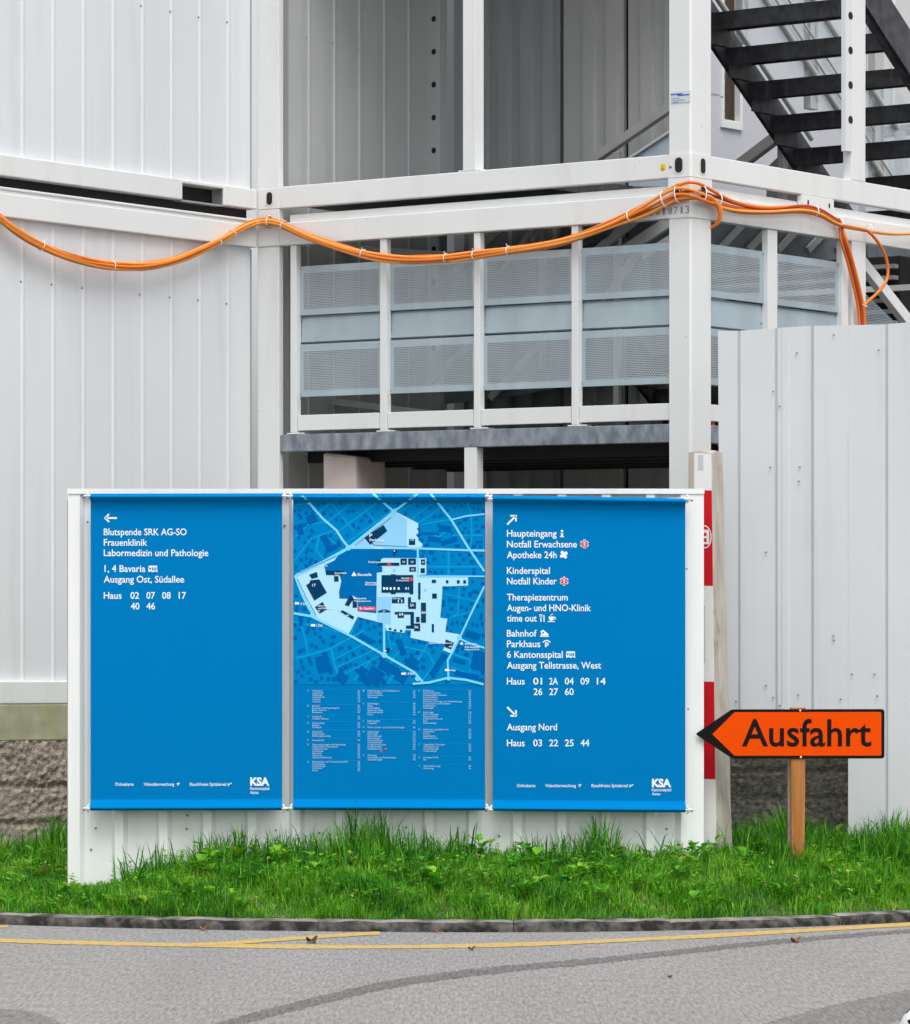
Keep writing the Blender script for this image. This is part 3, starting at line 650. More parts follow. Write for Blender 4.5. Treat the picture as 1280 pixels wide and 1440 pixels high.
# handrail and perforated infill on the far side of the stairs
hr = thing('stair_railing', 'grey tube handrails and perforated panels on the far side of the upper stairs', 'railing', L0(1.7, 2.6, 4.2))
SH = 1.72; SLO = SDZ / STD
def tube_line(px0, py0, px1, r, name='rail'):
    t0, t1 = t_at(px0, SH), t_at(px1, SH); q = CORNER + V * SH + U * t0; z0 = zat(py0, q.y)
    b = MB(); b.tube([L0(SH, t0, z0), L0(SH, t1, z0 + SLO * (t1 - t0))], r, 10); return obj(name, b, M['tube'], hr)
tube_line(1000, -16, 1142, .020); tube_line(1060, -26, 1250, .024); tube_line(1120, -38, 1262, .022)
tube_line(1075, -26, 1262, .010, 'spindle'); tube_line(1094, -24, 1230, .008, 'spindle')
for x0, x1, y1 in ((1041, 1049.5, 60), (1137, 1147.5, 152), (1228, 1240, 262)):
    t0, t1 = t_at(x0, SH + .05), t_at(x1, SH + .05); q = CORNER + V * SH + U * t0
    b = MB(); b.box(SH + .03, SH + .09, t0, t1, max(4.2, zat(y1, q.y) - TILT * SH), 6.9, L); obj('post', b, M['tube'], hr, 0.003)
def slope_panel(par, s, px0, px1, zt, zb, m):
    t0, t1 = t_at(px0, s), t_at(px1, s); b = MB()
    vs = [L0(s, t0, zb), L0(s, t1, zb + SLO * (t1 - t0)), L0(s, t1, zt + SLO * (t1 - t0)), L0(s, t0, zt)]
    b.add(vs, [(0, 1, 2, 3)]); uvd = {vs[0]: (t0, zb), vs[1]: (t1, zb + SLO * (t1 - t0)), vs[2]: (t1, zt + SLO * (t1 - t0)), vs[3]: (t0, zt)}
    obj('perforated_panel', b, M['perf'], par, uvf=lambda v: uvd[v])
slope_panel(hr, SH + .02, 1049, 1136, 6.22, 5.62, None); slope_panel(hr, SH + .02, 1148, 1227, 5.78, 5.10, None); slope_panel(hr, SH + .02, 1241, 1290, 5.40, 4.70, None)
slope_panel(hr, SH + .03, 1005, 1040, 6.5, 5.9, None)
# bluish kick plate under them
b = MB(); t0, t1 = t_at(1001, SH + .04), t_at(1250, SH + .04); zt = zat(8, 25.4) + .05
b.hexa([L0(SH + .04, t0, zt - .20), L0(SH + .05, t0, zt - .20), L0(SH + .05, t1, zt - .20 + SLO * (t1 - t0)), L0(SH + .04, t1, zt - .20 + SLO * (t1 - t0))], [L0(SH + .04, t0, zt), L0(SH + .05, t0, zt), L0(SH + .05, t1, zt + SLO * (t1 - t0)), L0(SH + .04, t1, zt + SLO * (t1 - t0))])
obj('side_plate', b, M['galvsheet'], hr)
# grey handrail that climbs to the right across the back wall
ir = thing('handrail', 'grey inclined handrail climbing to the right before the back wall', 'handrail', L0(1.7, 1.5, 4.2))
TI = 1.55
def on(px, py, t): s = s_at(px, t); q = CORNER + V * s + U * t; return (q.x, q.y, zat(py, q.y))
b = MB(); b.bar(on(815, 238, TI), on(962, 138, TI), .05, .055, nfront); obj('rail', b, M['greybar'], ir, 0.003)
b = MB(); b.bar(on(868, 214, TI), on(868, 252, TI), .04, .04, nfront); obj('post', b, M['greybar'], ir, 0.003)
b = MB(); q4 = [on(884, 222, TI + .02), on(962, 170, TI + .02), on(962, 262, TI + .02), on(884, 262, TI + .02)]
b.hexa([Vector(p) for p in q4], [Vector(p) + Vector((U.x, U.y, 0)) * .01 for p in q4]); obj('side_plate', b, M['galvsheet'], ir)
b = MB(); b.bar(on(880, 226, TI + .005), on(962, 172, TI + .005), .02, .016, nfront); obj('rail', b, M['tube'], ir)
br = thing('brace', 'grey diagonal brace and post below the stairs, in front of the plaster wall', 'brace', L0(2.2, 3.6, 4.2))
b = MB(); b.bar(on(1030, 240, 3.9), on(1112, 178, 3.9), .06, .075, nfront); obj('bar', b, M['greybar'], br, .003)
b = MB(); b.bar(on(1101, 300, 3.95), on(1101, 188, 3.95), .06, .05, nfront); obj('post', b, M['greybar'], br, .003)
b = MB(); q4 = [on(1078, 236, 4.0), on(1116, 200, 4.0), on(1180, 260, 4.0), on(1180, 320, 4.0), on(1078, 320, 4.0)]
n5 = 5; a_ = [Vector(p) for p in q4]; c_ = [p + Vector((U.x, U.y, 0)) * .012 for p in a_]
b.add(a_ + c_, [(0, 1, 2, 3, 4), (9, 8, 7, 6, 5)] + [(i, (i + 1) % 5, 5 + (i + 1) % 5, 5 + i) for i in range(5)]); obj('side_plate', b, M['greybar'], br)
# lower storey: inclined bars and plates seen over and through the perforated panels
def onr_(px, py, s): t = t_at(px, s); q = CORNER + V * s + U * t; return (q.x, q.y, zat(py, q.y))
lr = thing('stair_railing', 'inclined grey rails and plates behind the lower perforated panels', 'railing', L0(1.8, 1.3, 2.68))
TL = 1.35
for (x0, y0, x1, y1, wd, m) in ((640, 382, 705, 322, .045, 'tube'), (705, 385, 752, 320, .035, 'tube'), (840, 352, 905, 300, .05, 'tube'), (880, 352, 950, 306, .07, 'tube'), (905, 360, 975, 318, .05, 'tube'), (800, 360, 860, 330, .02, 'darksteel')):
    b = MB(); b.bar(on(x0, y0, TL), on(x1, y1, TL), .03, wd, nfront); obj('rail', b, M[m], lr)
for x0, y0, x1, y1 in ((760, 330, 768, 520), (865, 330, 872, 580)):
    b = MB(); b.bar(on((x0 + x1) / 2, y1, TL + .1), on((x0 + x1) / 2, y0 - 30, TL + .1), .035, .04, nfront); obj('post', b, M['tube'], lr)
for x0, y0, x1, y1 in ((560, 575, 690, 460), (690, 560, 800, 440), (820, 470, 900, 350)):
    b = MB(); b.bar(on(x0, y0, TL + .12), on(x1, y1, TL + .12), .02, .05, nfront); obj('rail', b, M['tube'], lr)
b = MB(); q4 = [on(560, 360, TL + .2), on(940, 330, TL + .2), on(940, 520, TL + .2), on(700, 560, TL + .2), on(560, 575, TL + .2)]
a_ = [Vector(p) for p in q4]; c_ = [p + Vector((U.x, U.y, 0)) * .012 for p in a_]
b.add(a_ + c_, [(0, 1, 2, 3, 4), (9, 8, 7, 6, 5)] + [(i, (i + 1) % 5, 5 + (i + 1) % 5, 5 + i) for i in range(5)]); obj('side_plate', b, mat('blue grey plate', (0.17, 0.20, 0.225), .5, .08, 4), lr)
b = MB(); b.bar(on(400, 556, .6), on(690, 592, .6), .04, .035, (0, 0, 1)); obj('rail', b, M['tube'], lr)
b = MB(); b.bar(on(420, 345, .7), on(680, 362, .7), .04, .10, (0, 0, 1)); obj('rail', b, M['tube'], lr)

b = MB(); b.box(1.76, 1.775, 1.95, 6.5, .88, 4.27, L); obj('side_plate', b, mat('dark blue grey added blocker plate', (0.10, 0.118, 0.135), .5, .15, 5), lr)  # plate added as a dark blocker behind the right lower panels
for k in range(5): b = MB(); b.bar(onr_(1010 + 42 * k, 352, 1.74), onr_(1052 + 42 * k, 308, 1.74), .02, .045, nout); obj('rail', b, M['greybar'], lr)
# ------------------------------------------------------------------ buildings seen through the tower
SLB = 3.42
lb = thing('building', 'pale grey plastered building with narrow window behind the stairs', 'building', L0(SLB, 5, .87))
tw0, tw1 = t_at(1013, SLB), t_at(1042, SLB)
qw = CORNER + V * SLB + U * tw0; zw0 = zat(179, qw.y); zw1 = 7.3
b = MB(); b.box(SLB, SLB + .3, 2.1, tw0, .86, 8.0, L0); b.box(SLB, SLB + .3, tw1, 6.72, .86, 8.0, L0); b.box(SLB, SLB + .3, tw0, tw1, .86, zw0, L0); b.box(SLB, SLB + .3, tw0, tw1, zw1, 8.0, L0)
obj('wall', b, M['lilac'], lb)
wn = MB(); fw = .034
wn.box(SLB - .02, SLB + .05, tw0, tw0 + fw * 1.0, zw0, zw1, L0); wn.box(SLB - .02, SLB + .05, tw1 - fw, tw1, zw0, zw1, L0); wn.box(SLB - .021, SLB + .05, tw0 + fw, tw1 - fw, zw0, zw0 + .06, L0); wn.box(SLB - .021, SLB + .05, tw0 + fw, tw1 - fw, zw1 - .06, zw1, L0)
win = obj('window', wn, M['frame'], lb, .003)
b = MB(); b.box(SLB + .03, SLB + .04, tw0 + fw, tw1 - fw, zw0 + .06, zw1 - .06, L0); obj('pane', b, M['glass'], win)
b = MB(); b.box(SLB - .02, SLB + .02, tw0 + fw - .012, tw0 + fw, zw0 + .06, zw1 - .06, L0); obj('seal', b, M['black'], win)
b = MB(); b.tube([on(985, 131, 4.0), on(1003, 132.5, 4.0), on(1012, 133, 4.0), on(1016, 136.5, 4.0)], .009, 8)
tag(obj('rail', b, mat('polished rail', (.7, .7, .72), .2, metal=.9)), 'short polished rail end beside the big corner post, before the narrow window', 'rail')
fb = thing('container', 'distant white ribbed container seen at the right between the stair treads', 'container', L0(1, 6.73, .87))
TF = 6.73
b = MB(); b.prism(trap(-3, SLB, 0.22, 0.012, 0.012, 0.012, .05), lambda a, d, z: L0(a, TF - d, z), zat(176, 29.6), 8.0); obj('wall', b, M['farwall'], fb)
b = MB(); b.box(-3, SLB, TF - .05, TF + .05, zat(189, 29.6), zat(176, 29.6), L0); obj('rail', b, M['greybar'], fb)
fp = thing('railing', 'perforated grey railing panels below the distant white container', 'railing', L0(1, 6.6, .87))
vs = [L0(-3, TF - .1, 2.0), L0(SLB, TF - .1, 2.0), L0(SLB, TF - .1, zat(190, 29.5)), L0(-3, TF - .1, zat(190, 29.5))]; uvd = dict(zip(vs, ((0, 0), (6.4, 0), (6.4, 2.8), (0, 2.8))))
b = MB(); b.add(vs, [(0, 1, 2, 3)]); obj('perforated_panel', b, M['perf'], fp, uvf=lambda v: uvd[v])
for sP in (2.99, 2.1, 1.0, 0.0): b = MB(); b.box(sP, sP + .06, TF - .17, TF - .11, .87, zat(186, 29.5), L0); obj('post', b, M['tube'], fp)
# dark louvred unit and white bars at the right, above the fence
lv = thing('louvred_unit', 'black louvred unit behind the thin white brace at the right edge', 'ventilation unit', L0(.6, 2.6, .87))
b = MB(); b.box(.35, 1.9, 2.62, 2.75, .9, 3.86, L); obj('casing', b, M['black'], lv)
for k in range(7): b = MB(); b.box(.35, 1.9, 2.55, 2.60, 3.36 + .07 * k, 3.385 + .07 * k, L); obj('louvre', b, M['greybar'], lv)
b = MB(); b.box(.2, 1.9, 2.50, 2.54, zat(410, 24.6), zat(402, 24.6), L); obj('rail', b, M['frame'], lv)
b = MB(); ts = 2.0
def onr(px, py, s): t = t_at(px, s); q = CORNER + V * s + U * t; return (q.x, q.y, zat(py, q.y))
b.bar(onr(1206, 362, .1), onr(1292, 472, .1), .05, .07, nout); tag(obj('brace', b, M['frame'], bevel=.003), 'slim white diagonal brace descending right above the fence top', 'brace')
b = MB(); q4 = [onr(1204, 400, .35), onr(1258, 452, .35), onr(1300, 500, .35), onr(1204, 500, .35)]; uvd = {tuple(p): (p[1] * 1.2, p[2]) for p in q4}
b.add(q4, [(0, 1, 2, 3)]); tag(obj('perforated_panel', b, M['perf'], uvf=lambda v: uvd[tuple(v)]), 'small sloping perforated panel beside the dropping orange cables', 'panel')

# ------------------------------------------------------------------ orange cables
cb = thing('cable_bundle', 'bundle of orange cables tied together, strung across the containers and the frame', 'cables', L0(1.6, -.1, 3.9))
path = [(-60, 262), (-25, 288), (0, 306), (25, 326), (58, 346), (100, 363), (158, 373.5), (205, 374.5), (250, 365), (307, 340), (340, 321), (360, 313), (379, 311), (398, 316), (440, 336), (510, 357), (560, 365), (620, 364), (700, 354.5), (780, 342), (840, 324), (900, 297), (940, 277), (958, 271), (972, 269), (988, 272), (1008, 280), (1040, 291), (1080, 296.5), (1128, 293.5), (1156, 299.5), (1182, 314), (1230, 323), (1262, 324.5), (1300, 322)]
def place(px, py, out):
    """point on the containers' faces, 'out' metres in front of them"""
    if px < 366:  s = SW - .012 - out; t = t_at(px, s); t = min(t, -.004 - out * .6)
    elif px < 972 - 1: t = -.004 - out; s = s_at(px, t); 
    else: s = -.006 - out; t = t_at(px, s)
    if px < 366:
        q = CORNER + V * s + U * t_at(px, s)
        q2 = CORNER + V * s_at(px, -.004 - out) + U * (-.004 - out)
        if q2.y < q.y: q = q2
    else: q = CORNER + V * s + U * t
    return Vector((q.x, q.y, zat(py, q.y)))
dense = smooth_line(path, 260)
NC = 7
cp_mats = ['cable', 'cable2', 'cable', 'cable3', 'cable', 'cable', 'cable2', 'cable']
rc = random.Random(11)
spread = lambda px: 0.62 if px < 860 else (0.62 + 0.9 * (px - 860) / 80 if px < 940 else (1.5 if px < 985 else max(0.62, 1.5 - .9 * (px - 985) / 90)))
for c in range(NC):
    ph = rc.uniform(0, 6.28); a0 = 2 * math.pi * c / NC; fr = rc.uniform(.008, .02)
    pts = []
    for px, py in dense:
        if c < 2 and px > 1001: continue            # two strands turn in behind the post
        if c in (2, 3, 4) and px > 1186: continue         # three strands drop down the slim post
        w_ = a0 + 0.9 * math.sin(fr * px + ph) * .6
        r_ = .028 if c else 0.006
        dv = math.sin(w_) * r_ * spread(px) * (1 + .25 * math.sin(px * .05 + ph)); do = math.cos(w_) * .020
        p = place(px, py, .034 + do); pts.append((p.x, p.y, p.z + dv + (-.030 if c < 2 and px > 955 else 0)* (min(1, (px - 955) / 30) if px > 955 else 0)))
    # soften the kinks where the faces meet
    q = [Vector(p) for p in pts]
    for _ in range(5): q = [q[0]] + [(q[i - 1] + q[i] * 2 + q[i + 1]) / 4 for i in range(1, len(q) - 1)] + [q[-1]]
    if c < 2:
        e = q[-1]; add = [(1008 + c * 3, 287), (1012 + c * 3, 300), (1009 + c * 2, 312), (1002, 319)]
        for k, (px, py) in enumerate(add): q.append(place(px, py, (.05, .05, .03, -.0)[k]))
        q.append(Vector(L(.09, t_at(1002, 0) - .02, 3.80)))
    if c in (2, 3, 4):
        o_ = (c - 3) * .012
        for k, (px, py) in enumerate(((1186, 335), (1195, 365), (1204, 400), (1210, 428), (1212.5, 450), (1213, 480), (1213, 520))):
            p = place(px, py, .045); q.append(p + Vector((o_ * 1.3, 0, 0)))
    q = [Vector(p) for p in smooth_line([tuple(p) for p in q], len(q) * (2 if c < 5 else 1))]
    b = MB(); b.tube(q, .0092, 8); obj('cable', b, M[cp_mats[c]], cb)
lp = smooth_line([(1180, 316), (1212, 322), (1222, 326), (1236, 342), (1246, 362), (1249, 380), (1246, 396), (1234, 412), (1222, 423), (1216, 431), (1216, 450), (1216, 500)], 60)
b = MB(); b.tube([place(px, py, .05) for px, py in lp], .0095, 8); obj('cable', b, M['cable'], cb)
lp = smooth_line([(996, 560), (1000, 582), (1003.5, 602), (1009, 620), (1017, 634), (1026, 640)], 30)
b = MB(); b.tube([place(px, py, -.05) for px, py in lp], .011, 8); tag(obj('cable', b, M['cable']), 'short orange cable end hanging between the corner post and the fence', 'cable')
for px, py, r_ in ((58, 345, .030), (158, 373.5, .026), (307, 341, .026), (327, 329, .026), (379, 311, .034), (399, 317, .030), (511, 357, .027), (628, 363, .027), (668, 359, .027), (716, 352.5, .027), (886, 304, .034), (934, 280, .046), (953, 273, .048), (988, 273, .048), (1010, 281, .036), (1146, 297, .03), (1180, 313, .028), (1222, 322.5, .026), (1213, 431, .03)):
    c0 = place(px, py, .034); p1 = place(px + 2.5, py, .034)
    i = min(range(len(dense)), key=lambda j: abs(dense[j][0] - px)); a_, b_ = dense[max(i - 2, 0)], dense[min(i + 2, len(dense) - 1)]
    d = (place(b_[0], b_[1], .034) - place(a_[0], a_[1], .034)).normalized()
    if py > 420: d = Vector((0, 0, 1))
    n_ = nout if (px < 366 or px > 971) else nfront; upv = d.cross(n_).normalized()
    pts = [c0 + upv * math.cos(k / 16 * 2 * math.pi) * r_ + n_ * math.sin(k / 16 * 2 * math.pi) * .029 for k in range(17)]
    b = MB(); b.tube(pts, .0032, 6, cap=False); t_ = c0 - upv * r_ * .9 + n_ * .02; b.tube([t_, t_ - upv * .012 + n_ * .012 + d * .008], .003, 5); obj('cable_tie', b, M['plastic'], cb)

# ------------------------------------------------------------------ white board
YB = 21.0
bx = lambda px, Y=YB: (px - CX) * Y / F
bd = thing('board', 'white trapezoid sheet board standing in the grass and carrying three blue banners', 'board', (bx(540), YB, .13))
X0, X1 = bx(95.5), bx(990)
prof = [(X0, 0.0), (X0 + .055, 0.0), (X0 + .075, -.030), (X0 + .115, -.030)]
a = bx(152)
pitch = bx(224 + 62.3) - bx(224)
prof = [(X0, .0), (X0 + .062, .0), (X0 + .085, -.032), (bx(156), -.032)]
a = bx(157)
while a + pitch < X1 - .05:
    prof += [(a, -.032), (a + .017, 0.0), (a + .060, 0.0), (a + .082, -.032)]; a += pitch
prof += [(bx(950), -.032), (bx(958), 0.0), (X1, 0.0)]
full = [(x, YB - d) for x, d in prof] + [(x, YB - d + .004) for x, d in reversed(prof)]
ztop, zbot = zat(690, YB), zat(1245, YB)
b = MB(); b.prism(full, lambda x, y, z: (x, y, z), zbot, ztop); obj('sheet', b, M['board'], bd)
b = MB(); b.box(X0 - .003, X1 + .003, YB - .006, YB - .0035, zat(694.5, YB), zat(688, YB), None); b.box(X0 - .003, X1 + .003, YB - .006, YB + .06, zat(688, YB), zat(688, YB) + .003); obj('top_trim', b, M['board'], bd)
for k, xx in enumerate((bx(104), bx(350), bx(640), bx(940))):
    b = MB(); b.box(xx - .04, xx + .04, YB + .045, YB + .125, .02, ztop - .05); obj('post', b, M['oldwood'], bd)
for px, py in ((134, 1165), (262, 1166), (388, 1168), (449, 1172), (571, 1164), (702, 1176), (825, 1171), (938, 1166), (127.5, 1195), (263, 1147), (123, 734), (400, 739), (966, 800), (968, 997), (392, 1196), (100, 1242), (1002, 1184)):
    if px < 990: screw(bd, (bx(px), YB + (.002 if py < 1100 and px != 400 else .028), zat(py, YB)), (0, -1, 0), 0.0065)

# ------------------------------------------------------------------ blue banners
YF = 20.94            # plane of the banners' fabric
BT = lambda px: (px - CX) * YF / F
PROF_TOP = [(0.0, 0.004), (0.002, 0.016), (0.007, 0.027), (0.013, 0.040), (0.0185, 0.0435), (0.020, 0.043), (0.0215, 0.0412), (0.044, 0.0015), (0.0455, 0.0005), (0.047, 0.0), (0.056, 0.0)]
PROF_BOT = [(0.066, 0.0), (0.0575, 0.0), (0.056, 0.0006), (0.0545, 0.002), (0.019, 0.0365), (0.0175, 0.038), (0.013, 0.039), (0.007, 0.034), (0.002, 0.020), (0.0, 0.004)]
def depth_at(z, zt, zb):
    for arr, v in ((PROF_TOP, zt - z), (PROF_BOT[::-1], z - zb)):
        if v < 0: return arr[0][1]
        for (a, d), (a2, d2) in zip(arr, arr[1:]):
            if a <= v <= a2: return d + (d2 - d) * (v - a) / (a2 - a)
    return 0.0
def banner(label, x0, x1, yt0, yt1, yb0, yb1, name='banner'):
    zt, zb = zat((yt0 + yt1) / 2, YF), zat((yb0 + yb1) / 2, YF)
    r = thing(name, label, 'banner', (BT((x0 + x1) / 2), YF, zb), 'blue banners on the white board')
    XA, XB = BT(x0), BT(x1); rows = [(zt - a, d) for a, d in PROF_TOP] + [(zt - .056 - (zt - zb - .122) * k / 14, 0.0) for k in range(1, 14)] + [(zb + a, d) for a, d in PROF_BOT]
    b = MB(); nc = 16; vs = []
    for (z, d) in rows:
        for k in range(nc + 1):
            u = k / nc; f = (zt - z) / (zt - zb)
            sk = ((yt1 - yt0) * (1 - f) + (yb1 - yb0) * f) * (u - .5) * YF / F
            vs.append((XA + (XB - XA) * u, YF - d, z - sk))
    m_ = nc + 1
    b.add(vs, [(i * m_ + k, i * m_ + k + 1, (i + 1) * m_ + k + 1, (i + 1) * m_ + k) for i in range(len(rows) - 1) for k in range(nc)], True)
    back = [(x, YF + .004 if abs(d) < .003 else YF + .004, z) for (x, y, z), d in zip(vs, [d for z, d in rows for k in range(m_)])]
    b.add(back, [(i * m_ + k, (i + 1) * m_ + k, (i + 1) * m_ + k + 1, i * m_ + k + 1) for i in range(len(rows) - 1) for k in range(nc)], False)
    nb = len(vs)
    for i in range(len(rows) - 1):
        for k in (0, nc):
            a_, c_ = vs[i * m_ + k], vs[(i + 1) * m_ + k]; b.add([a_, c_, (c_[0], YF + .004, c_[2]), (a_[0], YF + .004, a_[2])], [(0, 1, 2, 3)])
    obj('fabric', b, M['blue'], r)
    for (z, d) in ((zt - .018, .006), (zb + .016, .010)):
        b = MB(); b.tube([(XA - .008, YF - d, z), (XB + .008, YF - d, z)], .012, 10); obj('tube', b, M['plastic'], r)
    for sx, xx in ((-1, XA), (1, XB)):
        for zz, up_ in ((zt - .012, 1), (zb + .012, -1)):
            b = MB(); b.tube([(xx + sx * .004, YF - .030, zz + .022), (xx + sx * .012, YF - .032, zz + .006), (xx + sx * .016, YF - .026, zz - .012), (xx + sx * .008, YF - .016, zz - .020)], [.006, .007, .006, .004], 7)
            b.tube([(xx - sx * .004, YF - .028, zz - .002), (xx + sx * .012, YF - .034, zz), (xx + sx * .034, YF - .012, zz - .002)], .0055, 7)
            hk = obj('hook', b, M['plastic'], r); screw(hk, (xx + sx * .033, YF - .014, zz - .008), (0, -1, 0), .007)
    def T(layer):
        d0 = .0018 + .0007 * layer
        def f(px, py):
            u = (px - x0) / (x1 - x0); fy = (py - (yt0 + yt1) / 2) / ((yb0 + yb1) / 2 - (yt0 + yt1) / 2)
            z = zt + (zb - zt) * fy
            return (BT(px), YF - depth_at(z, zt, zb) - d0, z)
        return f
    return r, T, zt, zb
def line(root, T, body, x0, x1, base, cap=9.2, bold=.012, m='print'):
    b = MB(); put_text(b, body, x0, x1, base, cap, T(0), bold); return obj('lettering', b, M[m], root)
def icon(root, T, fn):
    b = MB(); fn(b, T); return obj('pictogram', b, [M['print'], M['printred'], M['blue']], root)
def arrow(b, T, cx, cy, ang, ln=9.0, wd=2.6, hd=6.2):
    c, s = math.cos(ang), math.sin(ang); R = lambda x, y: T(0)(cx + x * c - y * s, cy + x * s + y * c)
    put_poly(b, [(-ln, -wd / 2), (ln - 2, -wd / 2), (ln - 2, wd / 2), (-ln, wd / 2)], R)
    for sg in (1, -1): put_poly(b, [(ln + .3, 0), (ln - hd, sg * (hd + .3)), (ln - hd - 1.6, sg * (hd - 1.4)), (ln - 3.4, 0)], R)
def bus(b, T, x, y):
    t = T(0); put_poly(b, [(x + .5, y), (x + 12, y), (x + 12.5, y + 9), (x, y + 9), (x - .5, y + 5)], t); t = T(1)
    for k in range(3): put_rect(b, x + 4.6 + 2.5 * k, y + 2.4, x + 6.2 + 2.5 * k, y + 6.8, t, 2)
    put_rect(b, x + 1.0, y + 2.6, x + 3.4, y + 5.2, t, 2); put_disc(b, x + 3, y + 9, 1.2, 1.2, t, 2); put_disc(b, x + 9.4, y + 9, 1.2, 1.2, t, 2)
def star(b, T, x, y):
    for r_, w_, mi, ly in ((6.2, 3.6, 0, 0), (5.2, 2.6, 1, 1)):
        for k in range(3):
            a = math.pi / 3 * k + math.pi / 2; c, s = math.cos(a), math.sin(a); q = [(-r_, -w_ / 2), (r_, -w_ / 2), (r_, w_ / 2), (-r_, w_ / 2)]
            put_poly(b, [(x + u * c - v * s, y + u * s + v * c) for u, v in q], T(ly + .15 * k), mi)
    put_rect(b, x - .7, y - 3, x + .7, y + 3, T(2.2), 0)
def footer(r, T, dx, dy):
    line(r, T, 'Onlinekarte', 162 + dx, 188 + dx, 1105 + dy, 4.3, .01); line(r, T, 'Videoüberwachung', 202 + dx, 245 + dx, 1105 + dy, 4.3, .01)
    line(r, T, 'Rauchfreies Spitalareal', 267 + dx, 318 + dx, 1105 + dy, 4.3, .01)
    icon(r, T, lambda b, T: (put_poly(b, [(248 + dx, 1102 + dy), (252.5 + dx, 1100.5 + dy), (252 + dx, 1103.4 + dy)], T(0)), put_rect(b, 249.5 + dx, 1103.2 + dy, 250.6 + dx, 1105 + dy, T(0))))
    icon(r, T, lambda b, T: (put_rect(b, 320.5 + dx, 1101.5 + dy, 321.6 + dx, 1105.5 + dy, T(0)), put_poly(b, [(321.6 + dx, 1103 + dy), (325.5 + dx, 1100.6 + dy), (325.8 + dx, 1102 + dy), (321.6 + dx, 1104.2 + dy)], T(0))))
    line(r, T, 'KSA', 352 + dx, 379 + dx, 1104.5 + dy, 10.5, .045)
    line(r, T, 'Kantonsspital', 352 + dx, 379 + dx, 1110.8 + dy, 4.0, .01); line(r, T, 'Aarau', 352 + dx, 363.5 + dx, 1116.4 + dy, 4.0, .01)

r, T, zt, zb = banner('plain blue banner with left arrow and few lines of white lettering', 127.5, 397, 694.2, 693.8, 1140, 1139.5)
icon(r, T, lambda b, T: arrow(b, T, 155.5, 728.5, math.pi))
for s_, a, e, y in (('Blutspende SRK AG-SO', 146, 262.5, 752.6), ('Frauenklinik', 146, 207, 767.4), ('Labormedizin und Pathologie', 146, 293, 782), ('1, 4 Bavaria', 147, 204.5, 804.2), ('Ausgang Ost, Südallee', 146, 259, 819.2), ('Haus', 146, 171, 842)): line(r, T, s_, a, e, y)
for s_, x, y in (('02', 183.5, 842), ('07', 206, 842), ('08', 228, 842), ('17', 251.5, 842), ('40', 184, 857), ('46', 206, 857)): line(r, T, s_, x, x + (12.2 if s_ != '17' else 10.2), y)
icon(r, T, lambda b, T: bus(b, T, 209, 795.5)); footer(r, T, 0, 0)

r, T, zt, zb = banner('blue banner at the right with arrows and many lines of white lettering', 693, 964, 696.5, 700.5, 1140.5, 1142.5)
icon(r, T, lambda b, T: arrow(b, T, 720, 731, -math.pi / 4, 9.4)); icon(r, T, lambda b, T: arrow(b, T, 720, 1001, math.pi / 4, 9.4))
for s_, e, y in (('Haupteingang', 783, 754.6), ('Notfall Erwachsene', 811.5, 769.8), ('Apotheke 24h', 783, 784.8), ('Kinderspital', 773.5, 807), ('Notfall Kinder', 783, 821.8), ('Therapiezentrum', 798.5, 844.4), ('Augen- und HNO-Klinik', 831, 859.4), ('time out', 755, 874), ('Bahnhof', 755, 895.2), ('Parkhaus', 760, 910), ('6 Kantonsspital', 791.5, 925), ('Ausgang Tellstrasse, West', 845.5, 940.2), ('Haus', 738, 962.6), ('Ausgang Nord', 783.5, 1027), ('Haus', 738, 1049.4)): line(r, T, s_, 713, e, y)
for s_, x, y in (('01', 750, 962.6), ('2A', 772.5, 962.6), ('04', 794.5, 962.6), ('09', 816.5, 962.6), ('14', 839.5, 962.6), ('26', 750.5, 977.4), ('27', 772.5, 977.4), ('60', 794.5, 977.4), ('03', 750, 1049.4), ('22', 772.5, 1049.4), ('25', 794.5, 1049.4), ('44', 816.5, 1049.4)): line(r, T, s_, x, x + 12.4, y)
icon(r, T, lambda b, T: (put_disc(b, 790.5, 746.8, 1.8, 1.8, T(0)), put_rect(b, 789, 749.6, 792, 754, T(0)), put_rect(b, 788, 749.6, 790, 750.8, T(0)), put_rect(b, 787.8, 753.8, 793.3, 755.4, T(0))))
icon(r, T, lambda b, T: star(b, T, 822, 765)); icon(r, T, lambda b, T: star(b, T, 793.5, 817.3))
def pills(b, T):
    for (ang) in (-.6, .97):
        c, s = math.cos(ang), math.sin(ang); q = [(-6, -1.2), (-4.8, -2.3), (4.8, -2.3), (6, -1.2), (6, 1.2), (4.8, 2.3), (-4.8, 2.3), (-6, 1.2)]
        put_poly(b, [(793 + u * c - v * s, 780 + u * s + v * c) for u, v in q], T(0 if ang < 0 else .3), 0)
icon(r, T, pills)
icon(r, T, lambda b, T: (put_rect(b, 760, 865, 761.6, 874.6, T(0)), put_rect(b, 764.4, 865, 766, 874.6, T(0)), put_poly(b, [(758.6, 864), (763, 864), (762.4, 868.6), (759.2, 868.6)], T(0))))
icon(r, T, lambda b, T: (put_poly(b, [(771.5, 867), (779.6, 867), (778.6, 871.6), (776.5, 873), (774.6, 873), (772.5, 871.6)], T(0)), put_rect(b, 770.5, 873.6, 780.5, 874.8, T(0)), put_ribbon(b, [(779.5, 868), (781.8, 868.4), (781.2, 870.6), (779, 871)], 1.1, T(0)), put_ribbon(b, [(774.5, 866), (775.2, 864.4), (778, 863.4)], .9, T(0))))
